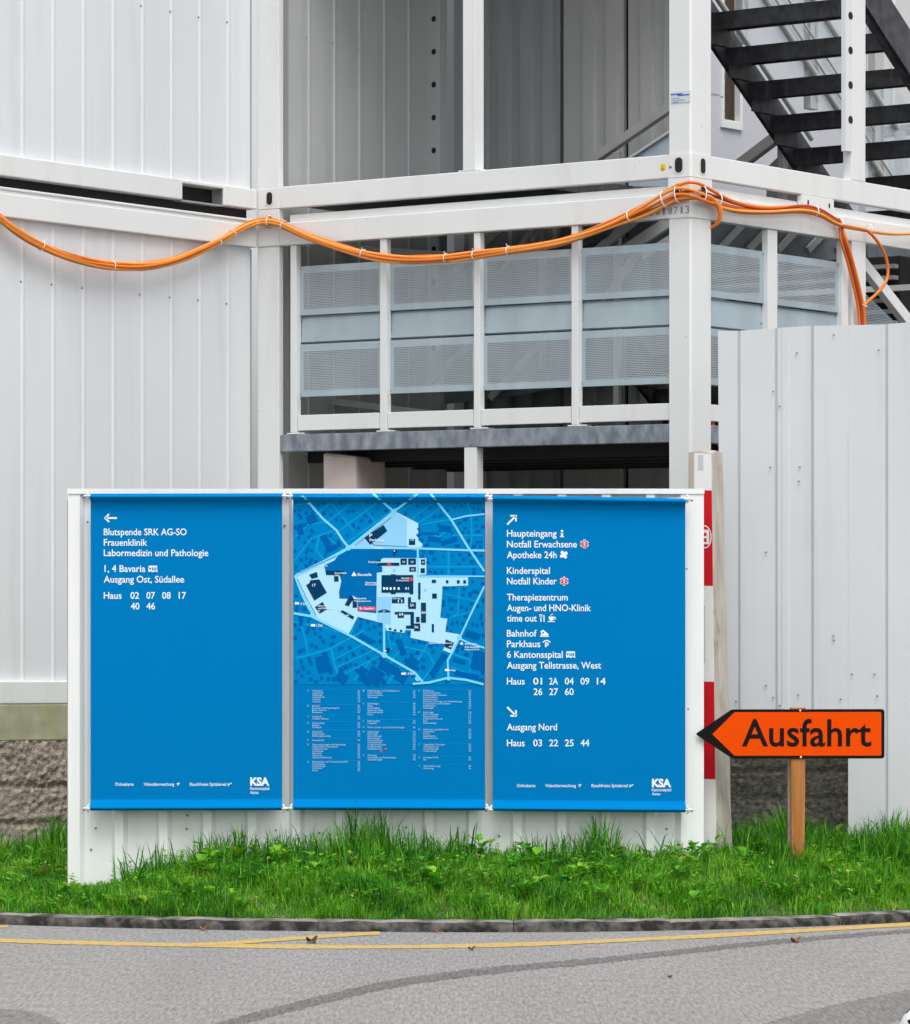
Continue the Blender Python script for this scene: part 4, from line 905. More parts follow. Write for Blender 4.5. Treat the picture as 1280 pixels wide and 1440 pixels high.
icon(r, T, lambda b, T: (put_poly(b, [(760, 888), (764, 885.6), (767, 888), (771.4, 891.5), (771.4, 894), (760, 894), (761.6, 891)], T(0)), put_poly(b, [(759.6, 894.4), (772, 894.4), (772, 895.6), (759.6, 895.6)], T(0)), put_disc(b, 764, 889.6, 1.3, 1.3, T(1), 2)))
def parkh(b, T):
    put_ribbon(b, [(763.6, 903.4), (766, 901.6), (769.4, 900.6), (772, 901.8), (774, 903.6)], 1.7, T(0)); put_rect(b, 766.6, 903.4, 768.4, 910.2, T(0)); put_ribbon(b, [(768, 904.3), (770.6, 904.6), (771.2, 906.2), (770.4, 907.6), (768, 907.8)], 1.6, T(.2))
icon(r, T, parkh)
icon(r, T, lambda b, T: bus(b, T, 796.5, 916)); footer(r, T, 565, 2)

# the middle banner: the site map, then the directory
r, T, zt, zb = banner('middle blue banner printed with a site map above a directory', 412.3, 682.5, 693.8, 695.4, 1139, 1139.8)
MZ = 4.2667; MAPL = []
mp_ = lambda x, y: (400 + x / MZ, 680 + y / MZ)
MT = lambda layer: (lambda x, y: T(layer)(*mp_(min(max(x, 54), 1202), max(y, 60))))
CAMPUS = [(65, 555), (100, 525), (250, 460), (320, 432), (795, 396), (806, 400), (806, 448), (852, 448), (852, 546), (810, 548), (808, 562), (1102, 562), (1102, 612), (950, 618), (936, 805), (978, 812), (965, 890), (1050, 905), (1055, 930), (1010, 1022), (952, 1000), (968, 962), (870, 950), (757, 925), (760, 880), (725, 880), (720, 897), (610, 882), (600, 840), (440, 800), (385, 905), (190, 808), (150, 760), (65, 570)]
LOT = [(392, 376), (655, 166), (682, 176), (803, 238), (803, 340), (830, 362), (826, 380), (800, 385), (410, 383)]
def inside(x, y, poly):
    c = False; n = len(poly)
    for i in range(n):
        (x1, y1), (x2, y2) = poly[i], poly[i - 1]
        if (y1 > y) != (y2 > y) and x < (x2 - x1) * (y - y1) / (y2 - y1) + x1: c = not c
    return c
ROADS = [([(100, 60), (150, 118), (230, 210), (310, 278), (350, 340), (385, 385)], 14), ([(385, 385), (655, 170), (800, 62)], 13), ([(530, 60), (655, 166)], 13), ([(878, 62), (1000, 215), (1110, 395), (1201, 528)], 13), ([(1000, 218), (1090, 195), (1201, 183)], 10), ([(400, 386), (800, 389), (1110, 401), (1201, 402)], 12), ([(800, 390), (801, 470), (801, 560)], 9), ([(805, 556), (1000, 556), (1201, 557)], 9), ([(390, 385), (230, 472), (70, 552)], 17), ([(64, 550), (105, 660), (150, 752), (195, 806)], 16), ([(55, 778), (160, 796), (400, 915), (600, 1030), (780, 1133), (830, 1190)], 14), ([(770, 1202), (870, 1194), (980, 1166), (1090, 1178), (1195, 1205)], 13), ([(985, 1172), (980, 1062), (1050, 930), (1130, 760), (1201, 615)], 11), ([(1050, 930), (1120, 962), (1201, 986)], 11), ([(598, 835), (599, 1028)], 13)]
def road_near(x, y, mg):
    for pts, wd in ROADS:
        for (x1, y1), (x2, y2) in zip(pts, pts[1:]):
            L2 = (x2 - x1) ** 2 + (y2 - y1) ** 2; u = max(0, min(1, ((x - x1) * (x2 - x1) + (y - y1) * (y2 - y1)) / L2))
            if math.hypot(x - x1 - u * (x2 - x1), y - y1 - u * (y2 - y1)) < mg + wd / 2: return True
    return False
b = MB(); t = MT(0)
for k in range(40):
    y0_, y1_ = 62 + (1206 - 62) * k / 40, 62 + (1206 - 62) * (k + 1) / 40
    if k == 0:
        for j in range(12): put_rect(b, 54, 60 + 2.0 * j, 1202, 60 + 2.0 * (j + 1), t)
    if y0_ > 80: put_rect(b, 54, y0_, 1202, y1_, t)
put_rect(b, 54, 84, 1202, 90.8, t)
MAPL.append((b, 'mapbase'))
rm = random.Random(5)
free = lambda x, y, mg: 58 < x < 1196 and 64 < y < 1196 and not inside(x, y, CAMPUS) and not inside(x, y, LOT) and not road_near(x, y, mg)
def region_angle(x, y):
    if y < 400 and x < 640: return -38
    if y < 400 and x < 960: return -35
    if x > 800 and y < 900: return 2 if y > 380 else -8
    if x < 420 and y > 900: return -22
    if y > 1010 and x < 760: return 30 if x > 420 else -24
    return 22
b = MB(); bs = MB(); t = MT(1); th = MT(2)
streets = []
def street(pts, wd):
    seg = []
    q = [pts[0]]
    for a_, c_ in zip(pts, pts[1:]):
        n = max(1, int(math.dist(a_, c_) / 10)); q += [(a_[0] + (c_[0] - a_[0]) * k / n, a_[1] + (c_[1] - a_[1]) * k / n) for k in range(1, n + 1)]
    for p in q + [(-1, -1)]:
        ok = 56 < p[0] < 1200 and 62 < p[1] < 1202 and not inside(*p, CAMPUS) and not inside(*p, LOT)
        if ok: seg.append(p)
        else:
            if len(seg) > 1: put_ribbon(b, seg, wd, MT(1 + .011 * len(streets))); streets.append((seg, wd))
            seg = []
for k in range(4): street([(240 + 60 * k, 245 + 60 * k), (520 + 75 * k, 25 + 60 * k)], 9)
for p, wd in (([(180, 190), (260, 130), (330, 62)], 8), ([(230, 60), (300, 140), (420, 290)], 7), ([(420, 60), (500, 170), (560, 250)], 7), ([(55, 130), (150, 118)], 8), ([(55, 330), (140, 250), (240, 230)], 10), ([(210, 310), (190, 400), (235, 455)], 12), ([(55, 470), (160, 330), (300, 280)], 9), ([(270, 330), (350, 400)], 7), ([(680, 172), (800, 110), (860, 62)], 7), ([(800, 240), (960, 130)], 7), ([(760, 215), (900, 110), (960, 62)], 6), ([(830, 245), (1000, 215)], 9), ([(820, 290), (930, 320), (1010, 250)], 9), ([(1080, 62), (1120, 180), (1125, 310), (1115, 395)], 8), ([(1010, 310), (1201, 310)], 8), ([(985, 402), (985, 555)], 12), ([(850, 500), (1201, 500)], 9), ([(1110, 402), (1160, 470)], 8), ([(960, 660), (1201, 720)], 7), ([(1050, 620), (1040, 780), (990, 810)], 8), ([(1010, 800), (1120, 770)], 7), ([(60, 830), (150, 850), (260, 870), (350, 900)], 8), ([(90, 790), (130, 960), (140, 1030)], 9), ([(55, 1050), (150, 1030), (280, 990), (480, 880)], 11), ([(280, 990), (300, 1080), (330, 1170)], 11), ([(290, 1060), (480, 960)], 8), ([(300, 1110), (560, 990)], 8), ([(330, 1165), (420, 1110), (620, 1010)], 8), ([(420, 1180), (520, 1060)], 9), ([(540, 1200), (620, 1110), (650, 1050)], 9), ([(620, 1200), (700, 1090)], 9), ([(420, 830), (400, 905)], 8), ([(620, 890), (640, 1000)], 9), ([(700, 900), (690, 1010), (650, 1050)], 9), ([(640, 960), (760, 990), (860, 1010), (900, 1090)], 9), ([(860, 960), (800, 1060), (740, 1110)], 10), ([(960, 1000), (900, 1090), (830, 1180)], 10), ([(1000, 1020), (1120, 1060), (1110, 1150)], 10), ([(1100, 960), (1140, 1000), (1201, 1010)], 8), ([(1120, 1060), (1201, 1120)], 9), ([(1000, 1100), (1100, 1140)], 7)): street(p, wd)
MAPL.append((b, 'mapstreet'))
def st_near(x, y, mg):
    for seg, wd in streets:
        for (sx, sy) in seg:
            if abs(sx - x) < mg + wd / 2 and abs(sy - y) < mg + wd / 2 and math.hypot(sx - x, sy - y) < mg + wd / 2: return True
    return False
hcount = [0]
def house(x, y, w_, h_, ang):
    hcount[0] += 1; th = MT(2 + .0028 * hcount[0]); c, s = math.cos(ang), math.sin(ang); put_poly(bs, [(x + u * c - v * s, y + u * s + v * c) for u, v in ((-w_, -h_), (w_, -h_), (w_, h_), (-w_, h_))], th)
for x, y, w_, h_, a in ((165, 215, 30, 26, -25), (95, 255, 40, 12, -15), (95, 280, 18, 26, -15), (255, 355, 20, 50, -28), (295, 385, 48, 14, -28), (965, 270, 38, 18, 5), (860, 300, 42, 8, 3), (900, 335, 40, 14, 5), (990, 345, 50, 14, -18), (225, 1085, 32, 50, -15), (258, 1070, 16, 60, -18), (345, 1165, 34, 30, 32), (545, 1155, 45, 44, 30), (605, 1095, 36, 30, 30), (485, 1180, 40, 18, 30), (765, 1080, 34, 36, 32), (700, 1160, 34, 30, 30), (925, 1085, 20, 75, 32), (1175, 1060, 50, 60, 14), (1095, 1150, 75, 14, 12), (470, 1130, 26, 26, 32), (1130, 910, 46, 22, 20), (1050, 1065, 40, 12, 14), (660, 1120, 24, 26, 30), (700, 980, 18, 50, -20), (490, 930, 44, 14, 28), (100, 820, 12, 32, 0)):
    if free(x, y, 4): house(x, y, w_, h_, math.radians(a)); streets.append(([(x, y)], 2 * max(w_, h_) * .8))
placed = []
for _ in range(9000):
    x, y = rm.uniform(58, 1196), rm.uniform(66, 1190)
    w_ = rm.choice((8, 9, 11, 14, 20)); h_ = rm.uniform(6, 10)
    if y > 900: w_ *= 1.2; h_ *= 1.15
    if any(abs(x - a) < 16 + w_ and abs(y - c) < 16 + w_ for a, c in placed) or not free(x, y, w_ + 1) or st_near(x, y, max(w_, h_)): continue
    ang = region_angle(x, y) + rm.choice((0, 0, 90)); house(x, y, w_, h_, math.radians(ang)); placed.append((x, y))
    if len(placed) > 230: break
MAPL.append((bs, 'maphouse'))
b = MB(); t = MT(2.5); put_poly(b, CAMPUS, t); put_poly(b, LOT, t); MAPL.append((b, 'maplight'))
b = MB(); t = MT(3); put_poly(b, [(470, 330), (655, 175), (690, 188), (735, 215), (735, 378), (420, 378)], t)
put_poly(b, [(556, 680), (640, 680), (640, 850), (600, 838), (556, 820)], t)
for x, y in ((730, 560), (660, 520), (845, 640)): put_disc(b, x, y, 10, 10, t)
MAPL.append((b, 'maplot'))
b = MB(); t = MT(3.2)
put_poly(b, [(322, 430), (385, 398), (410, 405), (440, 396), (795, 399), (795, 447), (590, 447), (560, 482), (588, 500), (588, 531), (555, 535), (552, 778), (440, 766), (440, 690), (412, 672), (385, 692), (330, 690), (328, 650), (342, 585), (332, 553), (250, 545), (238, 490), (300, 462)], t); MAPL.append((b, 'mapsite'))
b = MB(); t = MT(3.6)
for k_, (pts, wd) in enumerate(ROADS): put_ribbon(b, pts, wd, MT(3.6 + .04 * k_), step=8)
for x, y, rr in ((385, 385, 17), (657, 168, 17), (150, 118, 10), (1002, 217, 9), (985, 1170, 12), (1050, 925, 14), (600, 1030, 17), (800, 1170, 16), (170, 785, 15)): put_disc(b, x, y, rr, rr, MT(4.25))
MAPL.append((b, 'maproad'))
NAVY = [[(480, 325), (595, 248), (618, 285), (515, 367)], [(130, 610), (150, 598), (156, 580), (210, 575), (255, 655), (180, 702)], [(148, 548), (195, 530), (202, 562), (165, 572)], [(250, 523), (352, 523), (352, 549), (250, 549)], [(299, 549), (325, 549), (325, 588), (299, 588)], [(183, 742), (230, 710), (255, 755), (213, 780)], [(335, 768), (350, 760), (420, 800), (410, 816)], [(362, 728), (392, 673), (414, 680), (412, 697), (385, 737)], [(410, 690), (436, 690), (436, 745), (410, 745)], [(562, 764), (580, 760), (590, 755), (610, 755), (620, 760), (636, 764), (634, 773), (562, 773)], [(968, 935), (1018, 955), (1000, 995), (962, 980)], [(583, 549), (638, 549), (638, 545), (668, 545), (668, 549), (774, 549), (774, 664), (752, 664), (752, 655), (670, 655), (665, 664), (642, 664), (636, 655), (583, 655)]]
for a in ((697, 450, 735, 487), (743, 450, 790, 487), (820, 455, 845, 487), (750, 500, 790, 528), (818, 508, 843, 537), (748, 333, 785, 368), (575, 475, 690, 493), (645, 682, 720, 718), (742, 682, 760, 740), (745, 712, 790, 752), (820, 715, 850, 835), (803, 595, 817, 695), (662, 770, 778, 785), (757, 785, 778, 852), (680, 785, 718, 806), (730, 852, 778, 871), (778.5, 840, 815, 885), (790, 800, 812, 832), (887, 660, 915, 690), (885, 843, 898, 893), (885, 578, 910, 596), (1036, 580, 1052, 600), (1074, 580, 1090, 600), (970, 580, 984, 598), (648, 398, 676, 416), (652, 420, 664, 432), (628, 866, 642, 878), (658, 874, 672, 886), (694, 878, 708, 890), (612, 988, 632, 1012), (560, 458, 578, 492)):
    x0_, y0_, x1_, y1_ = a; NAVY.append([(x0_, y0_), (x1_, y0_), (x1_, y1_), (x0_, y1_)])
b = MB(); t = MT(5.4)
for k_, p in enumerate(NAVY): put_poly(b, p, MT(4.4 + .018 * k_))
put_ribbon(b, [(420, 372), (640, 205)], 2.5, t); put_ribbon(b, [(90, 535), (310, 437)], 2.5, t); put_ribbon(b, [(80, 575), (130, 680), (190, 790)], 2.5, t); put_ribbon(b, [(520, 355), (545, 370), (740, 379)], 2.5, t)
MAPL.append((b, 'mapnavy'))
b = MB(); put_rect(b, 443, 738, 548, 762, MT(5.6)); put_disc(b, 628, 484, 11, 11, MT(5.6)); put_disc(b, 761, 574, 11, 12, MT(5.6)); MAPL.append((b, 'printred'))
b = MB(); t = MT(6.0)
for s_, x0_, x1_, y, cap in (('Baustelle', 440, 524, 554, 16), ('17', 168, 188, 618, 16), ('P', 510, 528, 322, 20), ('Parkhaus', 512, 600, 346, 15), ('01', 724, 746, 637, 15), ('2A', 754, 778, 737, 15), ('04', 824, 848, 782, 15), ('09', 688, 714, 793, 15), ('26', 780, 803, 868, 14), ('Ihr Standort', 452, 540, 756, 14), ('Kinderspital', 505, 580, 476, 10), ('Notfall', 703, 748, 573, 10), ('Erwachsene', 672, 748, 586, 10), ('Haupteingang', 486, 565, 599, 10), ('Baustelle', 486, 560, 611, 9), ('Frauenklinik', 302, 375, 542, 10), ('08', 302, 325, 556, 9), ('Labormedizin', 202, 275, 738, 10), ('und Pathologie', 202, 288, 753, 10), ('07', 202, 216, 768, 9), ('Blutspende', 418, 492, 694, 10), ('Therapiezentrum', 418, 520, 710, 10), ('1 Ost', 190, 232, 858, 15), ('4 Süd', 96, 136, 728, 13), ('1, 4 Süd', 728, 776, 1148, 16), ('6 West', 990, 1028, 1126, 12), ('Kantonsspital', 1084, 1152, 966, 9), ('KSA Ambulanz', 1084, 1172, 986, 10), ('Haus am Park', 1084, 1170, 1000, 9), ('Bahnhof', 966, 1008, 962, 9), ('time out', 648, 698, 693, 9), ('60', 988, 1006, 982, 9), ('Bahnhofstrasse', 870, 980, 962, 9), ('Ausgang', 540, 590, 390, 9), ('Ausgang', 200, 258, 496, 9), ('14', 757, 776, 344, 9), ('27', 590, 608, 770, 9), ('46', 370, 388, 795, 9), ('22', 708, 724, 474, 9), ('25', 758, 776, 474, 9), ('44', 826, 840, 476, 9), ('03', 762, 780, 520, 9)):
    put_text(b, s_, x0_, x1_, y, cap, t, .012)
put_poly(b, [(402, 555), (418, 528), (434, 555)], t)
for x in (594, 612, 634, 656, 682): put_disc(b, x + 4, 630, 7, 9, t, n=8)
for x, y in ((64, 720), (160, 852), (702, 1142), (964, 1120)): put_rect(b, x, y - 8, x + 24, y + 6, t)
for x in (682, 702): put_rect(b, x, 696, x + 5, 714, t)
put_disc(b, 660, 404, 4, 5, t); put_disc(b, 606, 1004, 8, 4, t); put_disc(b, 1064, 960, 9, 8, t)
MAPL.append((b, 'print'))
mm = MB()
for k_, (lb_, _) in enumerate(MAPL): mm.add(lb_.v, lb_.f, False, k_)
obj('site_map', mm, [M[x_] for _, x_ in MAPL], r)
# directory: three columns of small lines with house numbers
cols = [(168, 440, 138, [['Anästhesie', 'Augenklinik', 'Angiologie', 'Apotheke 24h', 'Aufnahme', 'Ambulanz'], None, ['Bahnhof', 'Brustzentrum Kantonsspital', 'Betten Zentrum', 'Blutspende'], None, ['Cafeteria', 'Coiffeur, Blumen'], None, ['Dermatologie', 'Dialyse', 'Direktion'], None, ['Endoskopie', 'Ergotherapie', 'Ernährungsberatung'], None, ['Frauenklinik'], None, ['Gastroenterologie und Hepatologie', 'Geburtshilfe Frauenklinik', 'Gefässchirurgie', 'Gynäkologie', 'Geriatrie', 'Gipszimmer', 'Genetische Beratung'], None, ['Hämatologie und Transfusionsmedizin', 'Haupteingang', 'Handchirurgie', 'HNO-Klinik', 'Hotel']]),
        (500, 772, 472, [['Infektiologie und Spitalhygiene', 'Innere Medizin', 'Intensivstation', 'Informatik'], None, None, ['Kardiologie', 'Kiosk', 'Kinderklinik', 'Kinderchirurgie', 'Klinikdirektion', 'Küche'], None, None, ['Labormedizin', 'Logopädie'], None, ['Mund-, Kiefer- und Gesichtschirurgie'], None, ['Nephrologie', 'Neurologie', 'Neurochirurgie', 'Neonatologie', 'Neuroradiologie', 'Nuklearmedizin', 'Notfall Erwachsene', 'Notfall Kinder', 'Notfallzentrum'], None, None, ['Onkologie', 'Orthopädie und Traumatologie', 'Ophthalmologie']]),
        (834, 1106, 806, [['Palliative', 'Patientenaufnahme', 'Patientenadministration', 'Personaldienst', 'Physiotherapie', 'Plastische Chirurgie und Handchirurgie', 'Pneumologie und Schlaflabor', 'Polikliniken', 'Pathologie'], None, ['Radiologie', 'Radio-Onkologie', 'Rettungsdienst', 'Restaurant time out', 'Raum', 'Rheumatologie'], None, None, ['Seelsorge, Spitalpfarramt', 'Sekretariat', 'Schule', 'Sozialdienst', 'Schmerzzentrum'], None, None, ['Tagesklinik Chirurgie', 'Therapiezentrum', 'Thoraxchirurgie', 'Traumatologie'], None, None, ['Urologie Klinik', 'Uro'], None, None, ['Viszeralchirurgie', 'Verwaltung']])]
bt = MB(); bl = MB(); t0_ = T(1.0)
wm = {}
DZ = lambda x, y: (400 + x / MZ, 950 + y / MZ)
for x0_, xn, xl, rows in cols:
    y = 96.0
    for grp in rows:
        if grp is None: y += 13.0; continue
        put_rect(bl, *DZ(xl, y - 13.5), *DZ(xn + 14, y - 12.3), T(.5))
        put_text(bt, grp[0][0], *[DZ(xl, 0)[0], DZ(xl + 7, 0)[0]], DZ(0, y)[1], 9.5 / MZ, t0_, .0)
        for s_ in grp:
            wd = len(s_) * 6.1
            put_text(bt, s_, DZ(x0_, 0)[0], DZ(x0_ + wd, 0)[0], DZ(0, y)[1], 9.5 / MZ, t0_, .004)
            put_text(bt, rm.choice(('01', '02', '04', '09', '14', '26', '40', '46')), DZ(xn, 0)[0], DZ(xn + 14, 0)[0], DZ(0, y)[1], 9 / MZ, t0_, .0)
            y += 12.9
obj('directory_lettering', bt, M['printsoft'], r); obj('directory_line', bl, M['printline'], r)
b = MB()
for x, y in ((608, 441), (582, 455)): put_disc(b, *DZ(x, y), 1.4, 1.6, T(1.6))
obj('directory_marker', b, M['printred'], r)

# ------------------------------------------------------------------ leaning barrier post, fence
bp = thing('barrier_post', 'weathered timber post with red and white striped sheet behind the board', 'barrier post', P(985, 1200, 21.4))
def corner(u, v, f):      # u across front 0..1, v into depth 0..1, f height 0 bottom .. 1 top
    top = {(0, 0): (968, 633, 21.40), (1, 0): (1001, 634.5, 21.33), (1, 1): (1016.5, 633.5, 21.44), (0, 1): (984, 632, 21.51)}
    bot = {(0, 0): (966, 1225, 21.15), (1, 0): (1008.5, 1226, 21.08), (1, 1): (1031, 1225, 21.21), (0, 1): (990, 1224, 21.28)}
    def mixc(d):
        e = [Vector(P(*d[k])) for k in ((0, 0), (1, 0), (1, 1), (0, 1))]
        return e[0] * (1 - u) * (1 - v) + e[1] * u * (1 - v) + e[2] * u * v + e[3] * (1 - u) * v
    return mixc(bot) * (1 - f) + mixc(top) * f
b = MB(); nL = 30; ring = [(0, 0), (.5, 0), (1, 0), (1, .5), (1, 1), (.5, 1), (0, 1), (0, .5)]; vs = []
for i in range(nL + 1):
    f = i / nL
    for (u, v) in ring:
        p = corner(u, v, f); k = .004
        vs.append(p + Vector((noise.noise(Vector((u * 3, v * 3, f * 9))), noise.noise(Vector((u * 3, v * 3 + 7, f * 9))), 0)) * (k if v > 0 else .0008) + Vector((0, 0, (-.014 * (u == 0 or u == 1) * (v in (0, 1)) if i == nL else 0))))
b.add(vs, [(i * 8 + k, i * 8 + (k + 1) % 8, (i + 1) * 8 + (k + 1) % 8, (i + 1) * 8 + k) for i in range(nL) for k in range(8)]); b.add(vs, [tuple(nL * 8 + k for k in range(8)), tuple(range(7, -1, -1))])
obj('timber', b, M['oldwood'], bp, .004)
fy = lambda py: (1225.5 - py) / (1225.5 - 634)
def strip(y0, y1, m, u0=.27, u1=.985, d=-.022, name='stripe'):
    b = MB(); b.hexa([corner(u0, d, fy(y1)), corner(u1, d, fy(y1)), corner(u1, .0, fy(y1)), corner(u0, .0, fy(y1))], [corner(u0, d, fy(y0)), corner(u1, d, fy(y0)), corner(u1, 0.0, fy(y0)), corner(u0, 0.0, fy(y0))]); return obj(name, b, M[m], bp)
strip(638, 689.8, 'white'); rs = strip(690, 825, 'red'); strip(825.2, 960, 'white'); strip(960.2, 1096.5, 'red'); strip(1096.7, 1220, 'white')
strip(640, 662, 'patch', .42, .66, -.03, 'reflector'); strip(853, 934, 'patch', .52, .68, -.03, 'reflector')
def em(a, c, d=-.04): # emblem plane: a across 0..1, c picture row
    return corner(a, d, fy(c))
b = MB(); n = 36; c0, a0 = 756, .70
o_ = [em(a0 + .275 * math.cos(2 * math.pi * k / n), c0 + 16.3 * math.sin(2 * math.pi * k / n)) for k in range(n)]; i_ = [em(a0 + .235 * math.cos(2 * math.pi * k / n), c0 + 14.6 * math.sin(2 * math.pi * k / n)) for k in range(n)]
b.add(o_ + i_, [(k, (k + 1) % n, n + (k + 1) % n, n + k) for k in range(n)])
for (u0, u1, y0, y1) in ((.56, .87, 745.8, 750.2), (.77, .88, 750.2, 766.5), (.65, .77, 755, 758), (.65, .77, 763.3, 766.5), (.57, .60, 752.5, 766)):
    b.add([em(u0, y0), em(u1, y0), em(u1, y1), em(u0, y1)], [(0, 1, 2, 3)])
obj('emblem', b, M['white'], rs)

# tall sheet fence at the right
fn = thing('fence', 'tall light grey corrugated sheet fence at the right', 'fence', P(1150, 1200, 21.5))
YFN = lambda x: 21.72 - 0.12 * (x - 1.4)
FX = lambda px: (px - CX) * 21.6 / F
def fence_prof(p0, p1):
    pts = [(FX(p0), 0.0)]
    for px in (1041, 1093, 1143.5, 1195, 1247, 1299, 1350, 1401):
        if p0 + 2 < px < p1 - 12:
            pts += [(FX(px - 2.2), 0.0), (FX(px), -.012), (FX(px + 2.4), 0.003)]
            if px in (1093, 1195): pts += [(FX(px + 7), .003), (FX(px + 9), .0065), (FX(px + 17), .0065), (FX(px + 20), 0.0)]
    pts.append((FX(p1), 0.0)); return pts
def fsheet(p0, p1, yb, name='sheet'):
    pr_ = fence_prof(p0, p1); poly = [(x, d) for x, d in pr_] + [(x, d - .003) for x, d in reversed(pr_)]
    topz = lambda a, d: zat(465 - (a / 21.6 * F + CX - 1014) * .044 + 1.2 * math.sin(a * 9), YFN(a))
    b = MB(); b.prism(poly, lambda a, d, z: (a + (-.008 if a < FX(1015) and z > 1.9 else 0.006 * (z < .9 and a < FX(1015))), YFN(a) - d, z), zat(yb, 21.6), topz); return obj(name, b, M['fence'], fn)
fsheet(1014, 1193.6, 1066); fsheet(1193.9, 1420, 1206)
for px in (1218, 1300): b = MB(); b.box(FX(px) - .05, FX(px) + .05, YFN(FX(px)) + .05, YFN(FX(px)) + .13, .2, 3.0); obj('post', b, M['oldwood'], fn)
for px, py in ((1085, 656), (1126, 656), (1125, 676), (1079, 776), (1173, 894), (1173.5, 900), (1037, 986), (1089, 981), (1124, 977), (1183, 983), (1199, 948), (1230, 948), (1234, 978.5), (1079, 964), (1173.5, 470), (1098, 570), (1122, 495), (1236, 492), (1089, 549), (1098, 992), (1226, 1155), (1234, 1158), (1241, 1152)):
    screw(fn, (FX(px), YFN(FX(px)) - .012, zat(py, 21.6)), (0, -1, .2), .006)

# ------------------------------------------------------------------ orange arrow sign
YS = 20.98
sg = thing('direction_sign', 'orange arrow sign on a wooden stake, pointing left', 'sign', P(1122, 1215, YS))
SX = lambda px, py, d=0.0: (P(px, py, YS)[0], YS - d, P(px, py, YS)[2])
def roundpoly(c, rads, n=6):
    out = []; k = len(c)
    for i in range(k):
        p, a, e = Vector(c[i]), Vector(c[i - 1]), Vector(c[(i + 1) % k]); r_ = rads[i]
        if r_ == 0: out.append(tuple(p)); continue
        d1, d2 = (a - p).normalized(), (e - p).normalized()
        for j in range(n + 1): u = j / n; q = (p + d1 * r_) * (1 - u) ** 2 + p * 2 * u * (1 - u) + (p + d2 * r_) * u * u; out.append(tuple(q))
    return out
outl = roundpoly([(978, 1032.4), (1029, 997.6), (1244, 997.2), (1244, 1066.8), (1030, 1067)], [3.5, 3, 5, 5, 3])
inn = roundpoly([(1002, 1032.6), (1033, 1001.6), (1239.5, 1001.2), (1239.5, 1062.6), (1033, 1062.8)], [0, 1.2, 2.5, 2.5, 1.2])
b = MB(); n = len(outl); b.add([SX(x, y, .004) for x, y in outl] + [SX(x, y, 0) for x, y in outl], [tuple(range(n)), tuple(range(2 * n - 1, n - 1, -1))] + [(i, (i + 1) % n, n + (i + 1) % n, n + i) for i in range(n)])
obj('border', b, M['signblack'], sg)
b = MB(); put_poly(b, inn, lambda x, y: SX(x, y, .0056)); obj('face', b, M['orange'], sg)
b = MB(); put_text(b, 'Ausfahrt', 1043.5, 1225.5, 1049.0, 37.0, lambda x, y: SX(x, y, .007), .012); obj('lettering', b, M['signblack'], sg)
b = MB(); q = lambda px, py, d: SX(px, py, d)
b.hexa([q(1113.5, 1235, -.003), q(1131.5, 1235, -.003), q(1131.5, 1235, -.055), q(1113.5, 1235, -.055)], [q(1112, 995, -.003), q(1133.5, 995, -.003), q(1133.5, 995, -.055), q(1112, 995, -.055)])
obj('stake', b, M['wood'], sg, .003)
for px, py in ((1125.5, 999.4), (1126.4, 1065)): b = MB(); b.ball(SX(px, py, .0055), .006, (0, -1, 0), .5, 10, 3); obj('bolt', b, mat('zinc bolt', (.75, .75, .72), .3, metal=.5), sg)
b = MB(); b.box(P(1108, 0, 21.08)[0], P(1114, 0, 21.08)[0], 21.06, 21.10, .1, zat(1000, 21.08)); tag(obj('stake', b, M['oldwood'], bevel=.003), 'thin grey strip for the shadow beside the wooden stake of the orange sign', 'stake')  # shadow of the sign's wooden stake, built as a grey strip

# ------------------------------------------------------------------ fallen leaves, ball
def fallen(px, py, size, label, m, z=0.006, ang=0, Y=None):
    Yg = Y or (H - z) * F / (py - HY); c = Vector(P(px, py, Yg)); rl_ = random.Random(px)
    b = MB(); n = 14; vs = []
    for k in range(n):
        a = 2 * math.pi * k / n; rr = size * (.55 + .45 * abs(math.cos(a * 2.5))) * rl_.uniform(.8, 1.15)
        x, y = math.cos(a) * rr, math.sin(a) * rr * 2.0; vs.append(c + Vector((x * math.cos(ang) - y * math.sin(ang) * .3, y, size * (.35 + .55 * math.sin(a * 2 + 1) * rl_.uniform(.6, 1)))))
    vs.append(c + Vector((0, 0, .004)))
    b.add(vs, [(k, (k + 1) % n, n) for k in range(n)]); b.add([v - Vector((0, 0, .002)) for v in vs], [((k + 1) % n, k, n) for k in range(n)])
    b.tube([c, c + Vector((size * .9, -.02, size * .8))], .0016, 5)
    o = obj('fallen_leaf', b, M[m]); return tag(o, label, 'leaf', 'fallen leaves by the kerb')
fallen(286, 1307, .022, 'small orange leaf against the kerb on the left of the road', 'leaf')
fallen(438, 1324.5, .036, 'dark curled leaf lying on the diagonal yellow line', 'leaf2', ang=.5)
fallen(614, 1310.5, .016, 'tiny reddish leaf against the kerb near the middle', 'leaf')
fallen(663, 1335, .018, 'small brown leaf just below the yellow line', 'leaf2')
fallen(845, 1307, .040, 'largest orange brown leaf, upright against the kerb', 'leaf', ang=.3)
fallen(1085, 1301, .032, 'rust coloured leaf at the kerb below the orange sign', 'leaf')
fallen(1119, 1323.5, .028, 'flat reddish leaf on the tar seam at the right', 'leaf')
fallen(942, 1386-12, .010, 'tiny dark leaf scrap alone on the open asphalt', 'leaf2')

